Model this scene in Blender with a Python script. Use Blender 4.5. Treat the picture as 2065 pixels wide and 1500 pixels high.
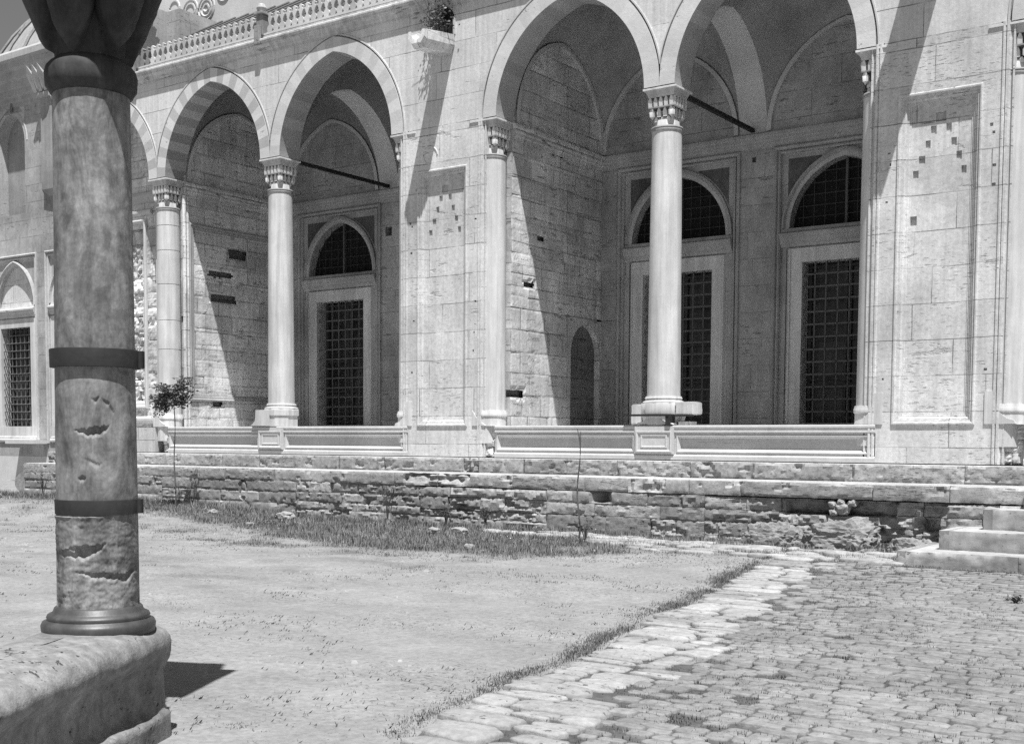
import bpy, math, random
import numpy as np
from mathutils import Vector, noise, Matrix
random.seed(7)
rnd = random.random
def ru(a, b): return a + (b - a) * random.random()
PI = math.pi
# ------------------------------------------------------------------ scene, camera, sky, sun
S = bpy.context.scene
for o in list(bpy.data.objects): bpy.data.objects.remove(o)
S.render.engine = 'CYCLES'; S.cycles.use_denoising = False; S.cycles.max_bounces = 8; S.cycles.diffuse_bounces = 5; S.cycles.sample_clamp_indirect = 4
S.view_settings.view_transform = 'Standard'; S.view_settings.look = 'None'
S.view_settings.gamma = 1.0; S.view_settings.use_curve_mapping = False
S.view_settings.exposure = 0.62

CP = dict(pit=-0.0586, yaw=-0.6166, rol=0.0052, f=2453.608, px=1007.7576, py=1031.3813, loc=(12.8594, -17.9754, -0.4435))
yw, pt, rl = CP['yaw'], CP['pit'], CP['rol']
fw = Vector((math.sin(yw)*math.cos(pt), math.cos(yw)*math.cos(pt), math.sin(pt)))
r0 = Vector((math.cos(yw), -math.sin(yw), 0)); u0 = r0.cross(fw)
rt = math.cos(rl)*r0 + math.sin(rl)*u0; up = -math.sin(rl)*r0 + math.cos(rl)*u0
cd = bpy.data.cameras.new('camera'); cam = bpy.data.objects.new('camera', cd); S.collection.objects.link(cam)
m = Matrix((rt, up, -fw)).transposed().to_4x4(); m.translation = Vector(CP['loc']); cam.matrix_world = m
cd.sensor_fit = 'HORIZONTAL'; cd.sensor_width = 36.0; cd.lens = CP['f']*36/2065
cd.shift_x = (1032.5-CP['px'])/2065; cd.shift_y = (CP['py']-750)/2065
cd.clip_start = 0.1; cd.clip_end = 2000
S.camera = cam

SUN = Vector((0.93, -1.0, 3.4)).normalized()          # towards the sun
sd = bpy.data.lights.new('sun', 'SUN'); sd.energy = 5.0; sd.angle = math.radians(0.53); sd.color = (1, 1, 1)
so = bpy.data.objects.new('sun', sd); S.collection.objects.link(so)
so.rotation_euler = (-SUN).to_track_quat('-Z', 'Y').to_euler(); so.location = (0, -30, 60)
W = bpy.data.worlds.new('World'); S.world = W; W.use_nodes = True
nt = W.node_tree; nt.nodes.clear()
sky = nt.nodes.new('ShaderNodeTexSky'); sky.sky_type = 'NISHITA'; sky.sun_disc = False
sky.sun_elevation = math.asin(SUN.z); sky.sun_rotation = math.atan2(SUN.x, SUN.y)
bwn = nt.nodes.new('ShaderNodeRGBToBW'); bg = nt.nodes.new('ShaderNodeBackground'); bg.inputs['Strength'].default_value = 0.05
wo = nt.nodes.new('ShaderNodeOutputWorld')
nt.links.new(sky.outputs[0], bwn.inputs[0]); nt.links.new(bwn.outputs[0], bg.inputs[0]); nt.links.new(bg.outputs[0], wo.inputs[0])

# ------------------------------------------------------------------ materials
class NT:
    def __init__(s, name):
        s.m = bpy.data.materials.new(name); s.m.use_nodes = True; s.t = s.m.node_tree; s.t.nodes.clear()
        s.out = s.t.nodes.new('ShaderNodeOutputMaterial'); s.b = s.t.nodes.new('ShaderNodeBsdfPrincipled')
        s.t.links.new(s.b.outputs[0], s.out.inputs[0])
    def n(s, ty, **k):
        o = s.t.nodes.new(ty)
        for a, b in k.items(): setattr(o, a, b)
        return o
    def ln(s, a, b): s.t.links.new(a, b)
    def val(s, sock, v):
        if isinstance(v, (int, float)): sock.default_value = v
        elif isinstance(v, tuple): sock.default_value = v
        else: s.ln(v, sock)
    def math(s, op, a, b=0.0, c=None, clamp=False):
        o = s.n('ShaderNodeMath', operation=op); o.use_clamp = clamp
        s.val(o.inputs[0], a); s.val(o.inputs[1], b)
        if c is not None: s.val(o.inputs[2], c)
        return o.outputs[0]
    def mul(s, a, b): return s.math('MULTIPLY', a, b)
    def add(s, a, b): return s.math('ADD', a, b)
    def rng(s, v, a, b, c, d):
        o = s.n('ShaderNodeMapRange'); s.val(o.inputs[0], v)
        for i, q in enumerate((a, b, c, d)): o.inputs[i+1].default_value = q
        return o.outputs[0]
    def uv(s): return s.n('ShaderNodeUVMap').outputs[0]
    def obj(s): return s.n('ShaderNodeTexCoord').outputs['Object']
    def sc(s, v, xyz):
        o = s.n('ShaderNodeVectorMath', operation='MULTIPLY'); s.ln(v, o.inputs[0]); o.inputs[1].default_value = xyz
        return o.outputs[0]
    def vadd(s, a, b):
        o = s.n('ShaderNodeVectorMath', operation='ADD'); s.ln(a, o.inputs[0]); s.ln(b, o.inputs[1]); return o.outputs[0]
    def noise(s, v, scale, det=4, rough=.55, dist=0):
        o = s.n('ShaderNodeTexNoise'); s.ln(v, o.inputs['Vector']); o.inputs['Scale'].default_value = scale
        o.inputs['Detail'].default_value = det; o.inputs['Roughness'].default_value = rough; o.inputs['Distortion'].default_value = dist
        return o.outputs[0]

def stone(name, base, brick=None, joint=.55, bvar=.1, streak=.12, blotch=.2, pit=.35, pits=(3, 16), pitdepth=.012, pitth=.60, grain=.06,
          gbump=.003, lumps=.0, rough=.9, mottle=0, cracks=0, spec=.25, chips=0, chipth=.60, specks=0, msc=7, ssc=(9, 9, .4)):
    g = NT(name); uv = g.uv(); ob = g.obj()
    at = g.n('ShaderNodeAttribute', attribute_name='tone'); col = g.mul(at.outputs['Fac'], base)
    n1 = g.noise(ob, .9, 6, .6); col = g.mul(col, g.rng(n1, .3, .7, 1-blotch, 1+blotch))
    n2 = g.noise(ob, 17, 8, .75); col = g.mul(col, g.rng(n2, .36, .64, 1-grain, 1+grain))
    h = g.mul(n2, gbump)
    h = g.add(h, g.mul(g.noise(ob, 70, 3, .6), gbump*.5))
    if lumps: h = g.add(h, g.mul(g.noise(ob, 5, 6, .6), lumps))
    if mottle:
        n5 = g.noise(g.sc(ob, (1, 1, .4)), msc, 9, .72, .5); col = g.mul(col, g.rng(n5, .38, .66, 1-mottle, 1+mottle))
    if streak:
        n3 = g.noise(g.sc(ob, ssc), 1, 6, .68); col = g.mul(col, g.rng(n3, .35, .65, 1-streak, 1+streak*.5))
    if pit:
        n4 = g.noise(g.sc(uv, (pits[0], pits[1], 1)), 1, 8, .68, .3)
        big = g.noise(g.sc(uv, (.7, 1.1, 1)), 1, 2, .5)
        th = g.rng(big, .35, .65, pitth+.07, pitth-.02)
        pm = g.math('MULTIPLY', g.math('SUBTRACT', n4, th), 14, clamp=True)
        col = g.mul(col, g.math('SUBTRACT', 1, g.mul(pm, pit))); h = g.math('SUBTRACT', h, g.mul(pm, pitdepth))
    if brick:
        bw, bh, ms = brick
        dn = g.n('ShaderNodeTexNoise'); g.ln(uv, dn.inputs['Vector']); dn.inputs['Scale'].default_value = 2.6; dn.inputs['Detail'].default_value = 6
        dv = g.n('ShaderNodeVectorMath', operation='SUBTRACT'); g.ln(dn.outputs['Color'], dv.inputs[0]); dv.inputs[1].default_value = (.5, .5, .5)
        v = g.vadd(uv, g.sc(dv.outputs[0], (.02, .022, 0)))
        br = g.n('ShaderNodeTexBrick'); g.ln(v, br.inputs['Vector'])
        br.inputs['Color1'].default_value = (0, 0, 0, 1); br.inputs['Color2'].default_value = (1, 1, 1, 1); br.inputs['Mortar'].default_value = (.5, .5, .5, 1)
        br.inputs['Scale'].default_value = 1; br.inputs['Brick Width'].default_value = bw; br.inputs['Row Height'].default_value = bh
        br.inputs['Mortar Size'].default_value = ms; br.inputs['Mortar Smooth'].default_value = .2; br.offset = .37; br.squash = .8; br.squash_frequency = 3
        col = g.mul(col, g.rng(br.outputs['Color'], 0, 1, 1-bvar, 1+bvar))
        jn = g.noise(g.sc(uv, (1.3, 1.3, 1)), 1, 5, .6); jm = g.mul(br.outputs['Fac'], g.rng(jn, .42, .58, .15, 1))
        col = g.mul(col, g.math('SUBTRACT', 1, g.mul(jm, joint))); h = g.math('SUBTRACT', h, g.mul(jm, .012))
    if chips:
        c1 = g.noise(g.sc(uv, (1.1, 3.6, 1)), 1, 9, .58, .25)
        cmk = g.math('MULTIPLY', g.math('SUBTRACT', c1, chipth), 40, clamp=True)
        col = g.mul(col, g.math('SUBTRACT', 1, g.mul(cmk, chips))); h = g.math('SUBTRACT', h, g.mul(cmk, .014))
        h = g.add(h, g.mul(g.mul(g.noise(ob, 30, 5, .7), cmk), .012))
    if specks:
        vs_ = g.n('ShaderNodeTexVoronoi'); g.ln(g.sc(uv, (1, 1.6, 1)), vs_.inputs['Vector']); vs_.inputs['Scale'].default_value = 22
        zone = g.noise(g.sc(uv, (.55, .9, 1)), 1, 6, .65)
        sm = g.mul(g.math('LESS_THAN', vs_.outputs['Distance'], g.rng(zone, .40, .68, .03, .42)), g.math('GREATER_THAN', g.n('ShaderNodeSeparateColor').outputs[0], 0) if False else 1.0)
        rc_ = g.n('ShaderNodeSeparateColor'); g.ln(vs_.outputs['Color'], rc_.inputs[0])
        col = g.mul(col, g.add(1.0, g.mul(sm, g.rng(rc_.outputs[0], 0, 1, -specks, specks*.45))))
        h = g.add(h, g.mul(sm, .006))
    if cracks:
        vo = g.n('ShaderNodeTexVoronoi', feature='DISTANCE_TO_EDGE'); dn2 = g.n('ShaderNodeTexNoise'); g.ln(uv, dn2.inputs['Vector']); dn2.inputs['Scale'].default_value = 3
        g.ln(g.vadd(g.sc(uv, (.8, 1.7, 1)), g.sc(dn2.outputs['Color'], (.4, .4, 0))), vo.inputs['Vector']); vo.inputs['Scale'].default_value = 1.1
        cm = g.mul(g.rng(vo.outputs['Distance'], 0, .02, 1, 0), g.rng(g.noise(uv, .8, 3), .5, .6, 0, 1)); cm = g.math('MAXIMUM', cm, 0.0)
        col = g.mul(col, g.math('SUBTRACT', 1, g.mul(cm, cracks))); h = g.math('SUBTRACT', h, g.mul(cm, .01))
    cc = g.n('ShaderNodeCombineColor')
    for i in range(3): g.ln(col, cc.inputs[i])
    g.ln(cc.outputs[0], g.b.inputs['Base Color']); g.b.inputs['Roughness'].default_value = rough
    g.b.inputs['Specular IOR Level'].default_value = spec
    bp = g.n('ShaderNodeBump'); bp.inputs['Strength'].default_value = 1; bp.inputs['Distance'].default_value = 1
    g.ln(h, bp.inputs['Height']); g.ln(bp.outputs[0], g.b.inputs['Normal'])
    return g.m

M = {}
M['wall'] = stone('limestone_ashlar', .58, brick=(1.25, .485, .006), streak=.17, blotch=.17, pit=.3, pits=(2.5, 14), pitth=.66, joint=.65, bvar=.07, grain=.12, chips=.15, chipth=.69)
M['pier'] = stone('travertine_pier', .57, brick=(1.6, .52, .007), streak=.14, blotch=.2, pit=.30, pits=(6, 38), pitth=.60, joint=.6, bvar=.08, grain=.16, chips=.15, chipth=.635)
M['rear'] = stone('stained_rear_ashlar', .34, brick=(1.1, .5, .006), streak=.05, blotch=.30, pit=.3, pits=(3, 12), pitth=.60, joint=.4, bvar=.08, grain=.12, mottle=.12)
M['inner'] = stone('weathered_inner_ashlar', .60, brick=(.8, .40, .010), streak=.12, blotch=.30, pit=.35, pits=(3, 12), pitth=.58, joint=.55, bvar=.16, lumps=.002, grain=.15, mottle=.12, chips=.25, chipth=.66)
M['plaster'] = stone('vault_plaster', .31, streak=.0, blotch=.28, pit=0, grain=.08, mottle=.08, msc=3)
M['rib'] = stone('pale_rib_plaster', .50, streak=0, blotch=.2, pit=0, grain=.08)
M['para'] = stone('grey_veined_marble', .50, streak=.05, blotch=.12, pit=.3, pits=(1.2, 40), pitth=.60, pitdepth=.002, grain=.08, gbump=.0015, rough=.7)
M['marble'] = stone('white_marble', .56, streak=.22, mottle=.07, msc=4, blotch=.14, pit=.12, pits=(3, 10), pitth=.70, pitdepth=.003, grain=.03, gbump=.0012, rough=.6)
M['mould'] = stone('moulded_limestone', .52, streak=.05, blotch=.15, pit=.25, pits=(3, 14), pitth=.66, pitdepth=.006)
M['wing'] = stone('wing_limestone', .46, streak=.12, blotch=.2, pit=.25, pits=(3, 14), pitth=.62, grain=.14)
M['dim'] = stone('moulded_limestone_shaded', .36, streak=.12, blotch=.28, pit=.25, pits=(3, 14), pitth=.62, pitdepth=.006)  # darker copy of the moulded limestone, shade put into its colour
M['vous'] = stone('arch_voussoir_stone', .55, streak=0, blotch=.12, pit=.3, pits=(6, 9), pitth=.63, pitdepth=.008)
M['terrace'] = stone('terrace_block_stone', .32, streak=.06, blotch=.22, pit=.42, pits=(9, 48), pitth=.57, pitdepth=.010, grain=.22, gbump=.006, mottle=.0)
M['boulder'] = stone('boulder_rock', .235, streak=0, blotch=.25, pit=.35, pits=(14, 30), pitth=.60, grain=.24, gbump=.008)
M['step'] = stone('worn_step_stone', .29, streak=.1, blotch=.25, pit=.3, pits=(14, 30), pitth=.62, grain=.1, gbump=.004, mottle=.12)
M['granite'] = stone('mottled_granite', .195, streak=.22, blotch=.25, pit=0, grain=.26, gbump=.0012, mottle=.55, msc=6.5, ssc=(20, 20, 2.0), rough=.62, spec=.4)
M['granite_cap'] = stone('shade_toned_capital_granite', .045, streak=.3, blotch=.3, pit=0, grain=.2, gbump=.001, mottle=.4, rough=.7)  # the capital's own shade is put into this near-black colour
M['granite_dark'] = stone('dark_granite', .06, streak=.1, blotch=.25, pit=0, grain=.1, gbump=.0007, mottle=.3, rough=.45, spec=.5)
M['plinth'] = stone('rough_plinth_stone', .20, streak=0, blotch=.3, pit=.45, pits=(16, 20), pitth=.60, grain=.26, gbump=.006, lumps=.004, mottle=.2, msc=9)
M['lead'] = stone('lead_roof', .10, streak=.3, blotch=.2, pit=0, rough=.6)
M['cornice'] = stone('weathered_cornice_stone', .50, streak=.3, blotch=.25, pit=.2)
M['darkstone'] = stone('dark_inlay_stone', .10, streak=0, blotch=.3, pit=0, mottle=.3)
M['ground'] = stone('dusty_earth', .235, streak=0, blotch=.12, pit=.0, grain=.20, gbump=.007, lumps=.02, mottle=.11, msc=1.6, specks=.5)
M['cobble'] = stone('worn_cobble_stone', .21, streak=0, blotch=.2, pit=.0, grain=.24, gbump=.004, mottle=.10, rough=.75)
M['slab'] = stone('pale_kerb_stone', .295, streak=0, blotch=.2, pit=.2, pits=(12, 16), grain=.18, gbump=.005, mottle=.12, rough=.8)
M['bed'] = stone('dark_joint_earth', .085, streak=0, blotch=.3, pit=0, grain=.2, gbump=.006, mottle=.3)
M['pebble'] = stone('pebble_stone', .28, streak=0, blotch=.3, pit=0, grain=.1)
M['iron'] = stone('old_iron', .028, streak=0, blotch=.3, pit=0, grain=.2, gbump=.001, rough=.7)
M['grille'] = stone('painted_iron_grille', .10, streak=0, blotch=.2, pit=0, rough=.7)
M['bark'] = stone('bark', .10, streak=0, blotch=.3, pit=0, grain=.3)
def plain(name, v, rough=.8, trans=0, spec=.3, var=.25):
    g = NT(name); at = g.n('ShaderNodeAttribute', attribute_name='tone'); n = g.noise(g.obj(), 6, 3)
    c = g.mul(g.mul(at.outputs['Fac'], v), g.rng(n, .3, .7, 1-var, 1+var))
    cc = g.n('ShaderNodeCombineColor')
    for i in range(3): g.ln(c, cc.inputs[i])
    g.ln(cc.outputs[0], g.b.inputs['Base Color']); g.b.inputs['Roughness'].default_value = rough
    g.b.inputs['Specular IOR Level'].default_value = spec
    return g.m
M['leaf'] = plain('leaf', .055, .55, spec=.4); M['grass'] = plain('grass', .125, .8); M['twig'] = plain('dry_litter', .06, .9)
M['dark'] = plain('dark_interior', .012, .9); M['glass'] = stone('mottled_window_glass', .035, streak=.4, blotch=.6, pit=0, mottle=.6, msc=2, grain=.2, gbump=0, rough=.3, spec=.5)  # pane colour is dark, streaked and mottled
M['wood'] = plain('window_wood', .06, .7); M['petal'] = plain('pale_petals', .5, .8)

# ------------------------------------------------------------------ mesh helpers
ORG = {}
def props(o, label=None, cat=None, group=None, kind=None):
    if label: o['label'] = label
    if cat: o['category'] = cat
    if group: o['group'] = group
    if kind: o['kind'] = kind
    return o
def empty(name, loc, label, cat, group=None):
    o = bpy.data.objects.new(name, None); S.collection.objects.link(o); o.location = loc; ORG[o.name] = Vector(loc)
    return props(o, label, cat, group)
class MB:
    def __init__(s): s.v = []; s.f = []; s.t = []
    def add(s, vs, fs, tone=1.0):
        k = len(s.v); s.v.extend(vs); s.f.extend([tuple(i+k for i in q) for q in fs]); s.t.extend([tone]*len(fs))
    def quad(s, a, b, c, d, tone=1.0): s.add([a, b, c, d], [(0, 1, 2, 3)], tone)
    def box(s, x0, x1, y0, y1, z0, z1, tone=1.0):
        s.add([(x0,y0,z0),(x1,y0,z0),(x1,y1,z0),(x0,y1,z0),(x0,y0,z1),(x1,y0,z1),(x1,y1,z1),(x0,y1,z1)],
              [(0,3,2,1),(4,5,6,7),(0,1,5,4),(1,2,6,5),(2,3,7,6),(3,0,4,7)], tone)
    def lathe(s, c, prof, n=32, tone=1.0, a0=0, sq=0):
        # prof [(r,z)]
        vs = []; fs = []
        for r, z in prof:
            for i in range(n):
                a = a0+2*PI*i/n; vs.append((c[0]+r*math.cos(a), c[1]+r*math.sin(a), z))
        for j in range(len(prof)-1):
            for i in range(n):
                fs.append((j*n+i, j*n+(i+1) % n, (j+1)*n+(i+1) % n, (j+1)*n+i))
        fs.append(tuple(range(n-1, -1, -1))); fs.append(tuple((len(prof)-1)*n+i for i in range(n)))
        s.add(vs, fs, tone)
    def tube(s, pts, rs, n=8, tone=1.0):
        vs = []; fs = []; P = [Vector(p) for p in pts]
        for j, p in enumerate(P):
            d = (P[min(j+1, len(P)-1)]-P[max(j-1, 0)]).normalized()
            a = d.cross(Vector((0, 0, 1))); 
            if a.length < .05: a = d.cross(Vector((1, 0, 0)))
            a.normalize(); b = d.cross(a); r = rs[j] if isinstance(rs, (list, tuple)) else rs
            for i in range(n):
                t = 2*PI*i/n; vs.append(tuple(p+a*r*math.cos(t)+b*r*math.sin(t)))
        for j in range(len(P)-1):
            for i in range(n): fs.append((j*n+i, j*n+(i+1) % n, (j+1)*n+(i+1) % n, (j+1)*n+i))
        fs.append(tuple(range(n))); fs.append(tuple((len(P)-1)*n+i for i in range(n-1, -1, -1)))
        s.add(vs, fs, tone)
    def strip(s, A, B, tone=1.0):
        for i in range(len(A)-1): s.quad(A[i], A[i+1], B[i+1], B[i], tone if not callable(tone) else tone(i))
    def ext(s, fr, prof, a, b, tone=1.0, caps=True):
        # profile [(d,z)] swept along u from a to b
        A = [fr(a, d, z) for d, z in prof]; B = [fr(b, d, z) for d, z in prof]
        s.strip(A, B, tone)
        if caps: s.add(A, [tuple(range(len(A)))], tone); s.add(B, [tuple(range(len(B)-1, -1, -1))], tone)
    def fix(s):
        pass
    def build(s, name, mat, parent=None, smooth=None, org=None, label=None, cat=None, group=None, kind=None, bevel=0):
        o0 = ORG[parent.name] if parent else Vector(org if org is not None else (0, 0, 0))
        me = bpy.data.meshes.new(name); V = np.array(s.v, dtype=np.float32) - np.array(o0, dtype=np.float32)
        me.from_pydata(V.tolist(), [], s.f); me.update()
        ob = bpy.data.objects.new(name, me); S.collection.objects.link(ob); me.materials.append(mat)
        nl = len(me.loops); li = np.zeros(nl, dtype=np.int32); me.loops.foreach_get('vertex_index', li)
        pn = np.zeros(len(me.polygons)*3, dtype=np.float32); me.polygons.foreach_get('normal', pn); pn = np.abs(pn.reshape(-1, 3))
        lt = np.zeros(len(me.polygons), dtype=np.int32); me.polygons.foreach_get('loop_total', lt)
        N = np.repeat(pn, lt, axis=0); P = V[li] + np.array(o0, dtype=np.float32)
        zd = N[:, 2] > .8; xd = (N[:, 0] > N[:, 1]) & ~zd
        U = np.where(xd, P[:, 1]+37.3, P[:, 0]); Vv = np.where(zd, P[:, 1], P[:, 2])
        uvl = me.uv_layers.new(name='UVMap'); uvl.data.foreach_set('uv', np.stack([U, Vv], 1).astype(np.float32).ravel())
        if getattr(s, 'pt', None): at = me.attributes.new('tone', 'FLOAT', 'POINT'); at.data.foreach_set('value', np.array(s.pt, dtype=np.float32))
        else: at = me.attributes.new('tone', 'FLOAT', 'FACE'); at.data.foreach_set('value', np.array(s.t, dtype=np.float32))
        if smooth is not None:
            me.polygons.foreach_set('use_smooth', [True]*len(me.polygons))
            if smooth < 180: me.set_sharp_from_angle(angle=math.radians(smooth))
        if bevel:
            b = ob.modifiers.new('bevel', 'BEVEL'); b.width = bevel; b.segments = 2; b.limit_method = 'ANGLE'
        if parent: ob.parent = parent
        else: ob.location = o0
        ORG[ob.name] = o0
        return props(ob, label, cat, group, kind)

def front(y0): return lambda u, d, z: (u, y0-d, z)
def side(x0, s=1): return lambda u, d, z: (x0+s*d, u, z)      # wall at X=x0 facing +X (s=1) or -X
def wall_holes(mb, fr, u0, u1, z0, z1, d, holes, tone=1.0, bt=.85):
    """flat wall on a grid; holes (u0,u1,z0,z1[,depth]) are left open, or sunk by depth with proper reveals"""
    us = sorted({u0, u1} | {h[0] for h in holes} | {h[1] for h in holes}); zs = sorted({z0, z1} | {h[2] for h in holes} | {h[3] for h in holes})
    nu, nz = len(us)-1, len(zs)-1; dep = [[0.0]*nz for _ in range(nu)]
    for i in range(nu):
        for j in range(nz):
            cu = (us[i]+us[i+1])/2; cz = (zs[j]+zs[j+1])/2
            for h in holes:
                if h[0] < cu < h[1] and h[2] < cz < h[3]:
                    dep[i][j] = None if len(h) < 5 else max(dep[i][j] or 0, h[4])
    for i in range(nu):
        for j in range(nz):
            k = dep[i][j]
            if k is None: continue
            q = d-k; t = tone if k < .015 else bt
            mb.quad(fr(us[i], q, zs[j]), fr(us[i+1], q, zs[j]), fr(us[i+1], q, zs[j+1]), fr(us[i], q, zs[j+1]), t)
            for (a, b, p0, p1) in ((i+1, j, (us[i+1], zs[j]), (us[i+1], zs[j+1])), (i, j+1, (us[i], zs[j+1]), (us[i+1], zs[j+1]))):
                if a < nu and b < nz and dep[a][b] is not None and dep[a][b] != k:
                    q2 = d-dep[a][b]; mb.quad(fr(p0[0], q, p0[1]), fr(p1[0], q, p1[1]), fr(p1[0], q2, p1[1]), fr(p0[0], q2, p0[1]), bt)
def border(mb, fr, u0, u1, z0, z1, prof, bottom=True, tone=1.0):
    for (i0, d0), (i1, d1) in zip(prof, prof[1:]):
        b0 = i0 if bottom else 0; b1 = i1 if bottom else 0
        o = [(u0+i0, z0+b0), (u1-i0, z0+b0), (u1-i0, z1-i0), (u0+i0, z1-i0)]; n = [(u0+i1, z0+b1), (u1-i1, z0+b1), (u1-i1, z1-i1), (u0+i1, z1-i1)]
        for k in range(4):
            if k == 0 and not bottom: continue
            l = (k+1) % 4
            mb.quad(fr(o[k][0], d0, o[k][1]), fr(o[l][0], d0, o[l][1]), fr(n[l][0], d1, n[l][1]), fr(n[k][0], d1, n[k][1]), tone)
def arch_pts(c, h, rise, zs, off=0.0, n=14):
    # pointed arch, intrados half span h, height rise; off = offset outward (same centres)
    e = (rise*rise-h*h)/(2*h); R = h+e+off; th = math.acos(max(-1, min(1, e/R)))
    L = []
    for i in range(n+1):
        t = th*i/n; L.append((c+e-R*math.cos(t), zs+R*math.sin(t)))
    return L + [(2*c-x, z) for x, z in reversed(L[:-1])]
def fill_above(mb, fr, pts, zt, d, tone=1.0):
    for (a, za), (b, zb) in zip(pts, pts[1:]): mb.quad(fr(a, d, za), fr(b, d, zb), fr(b, d, zt), fr(a, d, zt), tone)
def hgt(c, h, rise, x):
    e = (rise*rise-h*h)/(2*h); R = h+e; q = R*R-(abs(x-c)+e)**2
    return math.sqrt(max(0, q))
fbm = lambda x, y, z, o=4: noise.fractal(Vector((x, y, z)), .6, 2.0, o)

# ------------------------------------------------------------------ dimensions
SP = 5.33; H = 1.495; RISE = 1.82; TH = .56; D = 3.73; PER = 8.98; FL = -.45; ZT = 7.62
bays = [(-11.03, 1), (-7.485, 1), (-3.935, 1), (1.495, 1), (5.045, 1), (10.475, 1), (14.025, 1)]
F0 = front(0); FB = front(D)
B = empty('arcaded_building', (-3, 2, -.75), 'long pale stone arcade with pointed arches, marble columns, vaulted recesses and barred windows', 'building')

# front wall -------------------------------------------------------
w = MB()
xs = -12.95
edges = [(-12.95, -12.525)] + [(c-H, c+H) for c, _ in bays]
zc = SP
w0 = -12.95
OUT = .28
prev = w0
for c, _ in bays:
    ex = arch_pts(c, H, RISE, SP, OUT+.03)
    a = max(prev, ex[0][0]); 
    if ex[0][0] > prev: w.quad(F0(prev, 0, zc), F0(ex[0][0], 0, zc), F0(ex[0][0], 0, ZT), F0(prev, 0, ZT))
    pts = [(max(x, prev), z) for x, z in ex]
    nxt = [b for b, _ in bays if b > c]
    lim = (c+nxt[0])/2 if nxt and nxt[0]-c < 4 else 99
    pts = [(min(x, lim), z) for x, z in pts]
    fill_above(w, F0, pts, ZT, 0); prev = min(ex[-1][0], lim)
w.quad(F0(prev, 0, zc), F0(18, 0, zc), F0(18, 0, ZT), F0(prev, 0, ZT))
SPX = [(-1.30, -.94, 6.80), (7.40, 7.90, 6.86), (-10.24, -9.9, 9)]
w.build('wall', M['wall'], B)

# arch rings and soffits -------------------------------------------
for bi, (c, _) in enumerate(bays):
    st = {0: .26, 1: .24, 2: .10}.get(bi, .04)
    NV = 13
    a = MB(); inn = arch_pts(c, H, RISE, SP, 0, NV*2); ou = arch_pts(c, H, RISE, SP, OUT, NV*2)
    tones = [(1+st*.25 if (k % 2) else 1-st)*ru(.94, 1.06) for k in range(NV*2+2)]
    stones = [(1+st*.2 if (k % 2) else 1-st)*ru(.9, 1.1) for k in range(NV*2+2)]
    for i in range(len(inn)-1):
        k = i//2
        a.quad(F0(*[inn[i][0], .02, inn[i][1]]), F0(inn[i+1][0], .02, inn[i+1][1]), F0(ou[i+1][0], .02, ou[i+1][1]), F0(ou[i][0], .02, ou[i][1]), tones[k])
        a.quad(F0(inn[i][0], .02, inn[i][1]), F0(inn[i+1][0], .02, inn[i+1][1]), F0(inn[i+1][0], -TH, inn[i+1][1]), F0(inn[i][0], -TH, inn[i][1]), stones[k]*.66)  # soffit tone cut: its shade is put into the stone colour
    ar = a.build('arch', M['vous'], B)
    r = MB(); o1 = arch_pts(c, H, RISE, SP, OUT, 26); o2 = arch_pts(c, H, RISE, SP, OUT+.03, 26); o3 = arch_pts(c, H, RISE, SP, OUT+.055, 26)
    P = lambda L, d: [F0(x, d, z) for x, z in L]
    lim = {0: (None, 1), 1: (1, 1), 2: (1, None), 3: (None, 1), 4: (1, None), 5: (None, 1), 6: (1, None)}[bi]
    def cl(L):
        return [(max(x, c-1.772) if lim[0] else x, z) if x < c else (min(x, c+1.772) if lim[1] else x, z) for x, z in L]
    r.strip(P(cl(o1), .02), P(cl(o1), -.04)); r.strip(P(cl(o1), -.04), P(cl(o2), -.04), .6); r.strip(P(cl(o2), -.04), P(cl(o2), .018)); r.strip(P(cl(o2), .018), P(cl(o3), .018)); r.strip(P(cl(o3), .018), P(cl(o3), -.01))  # groove bed toned darker: its shadow line is put into the colour
    r.build('arch_moulding', M['mould'], ar, smooth=50)

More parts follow.
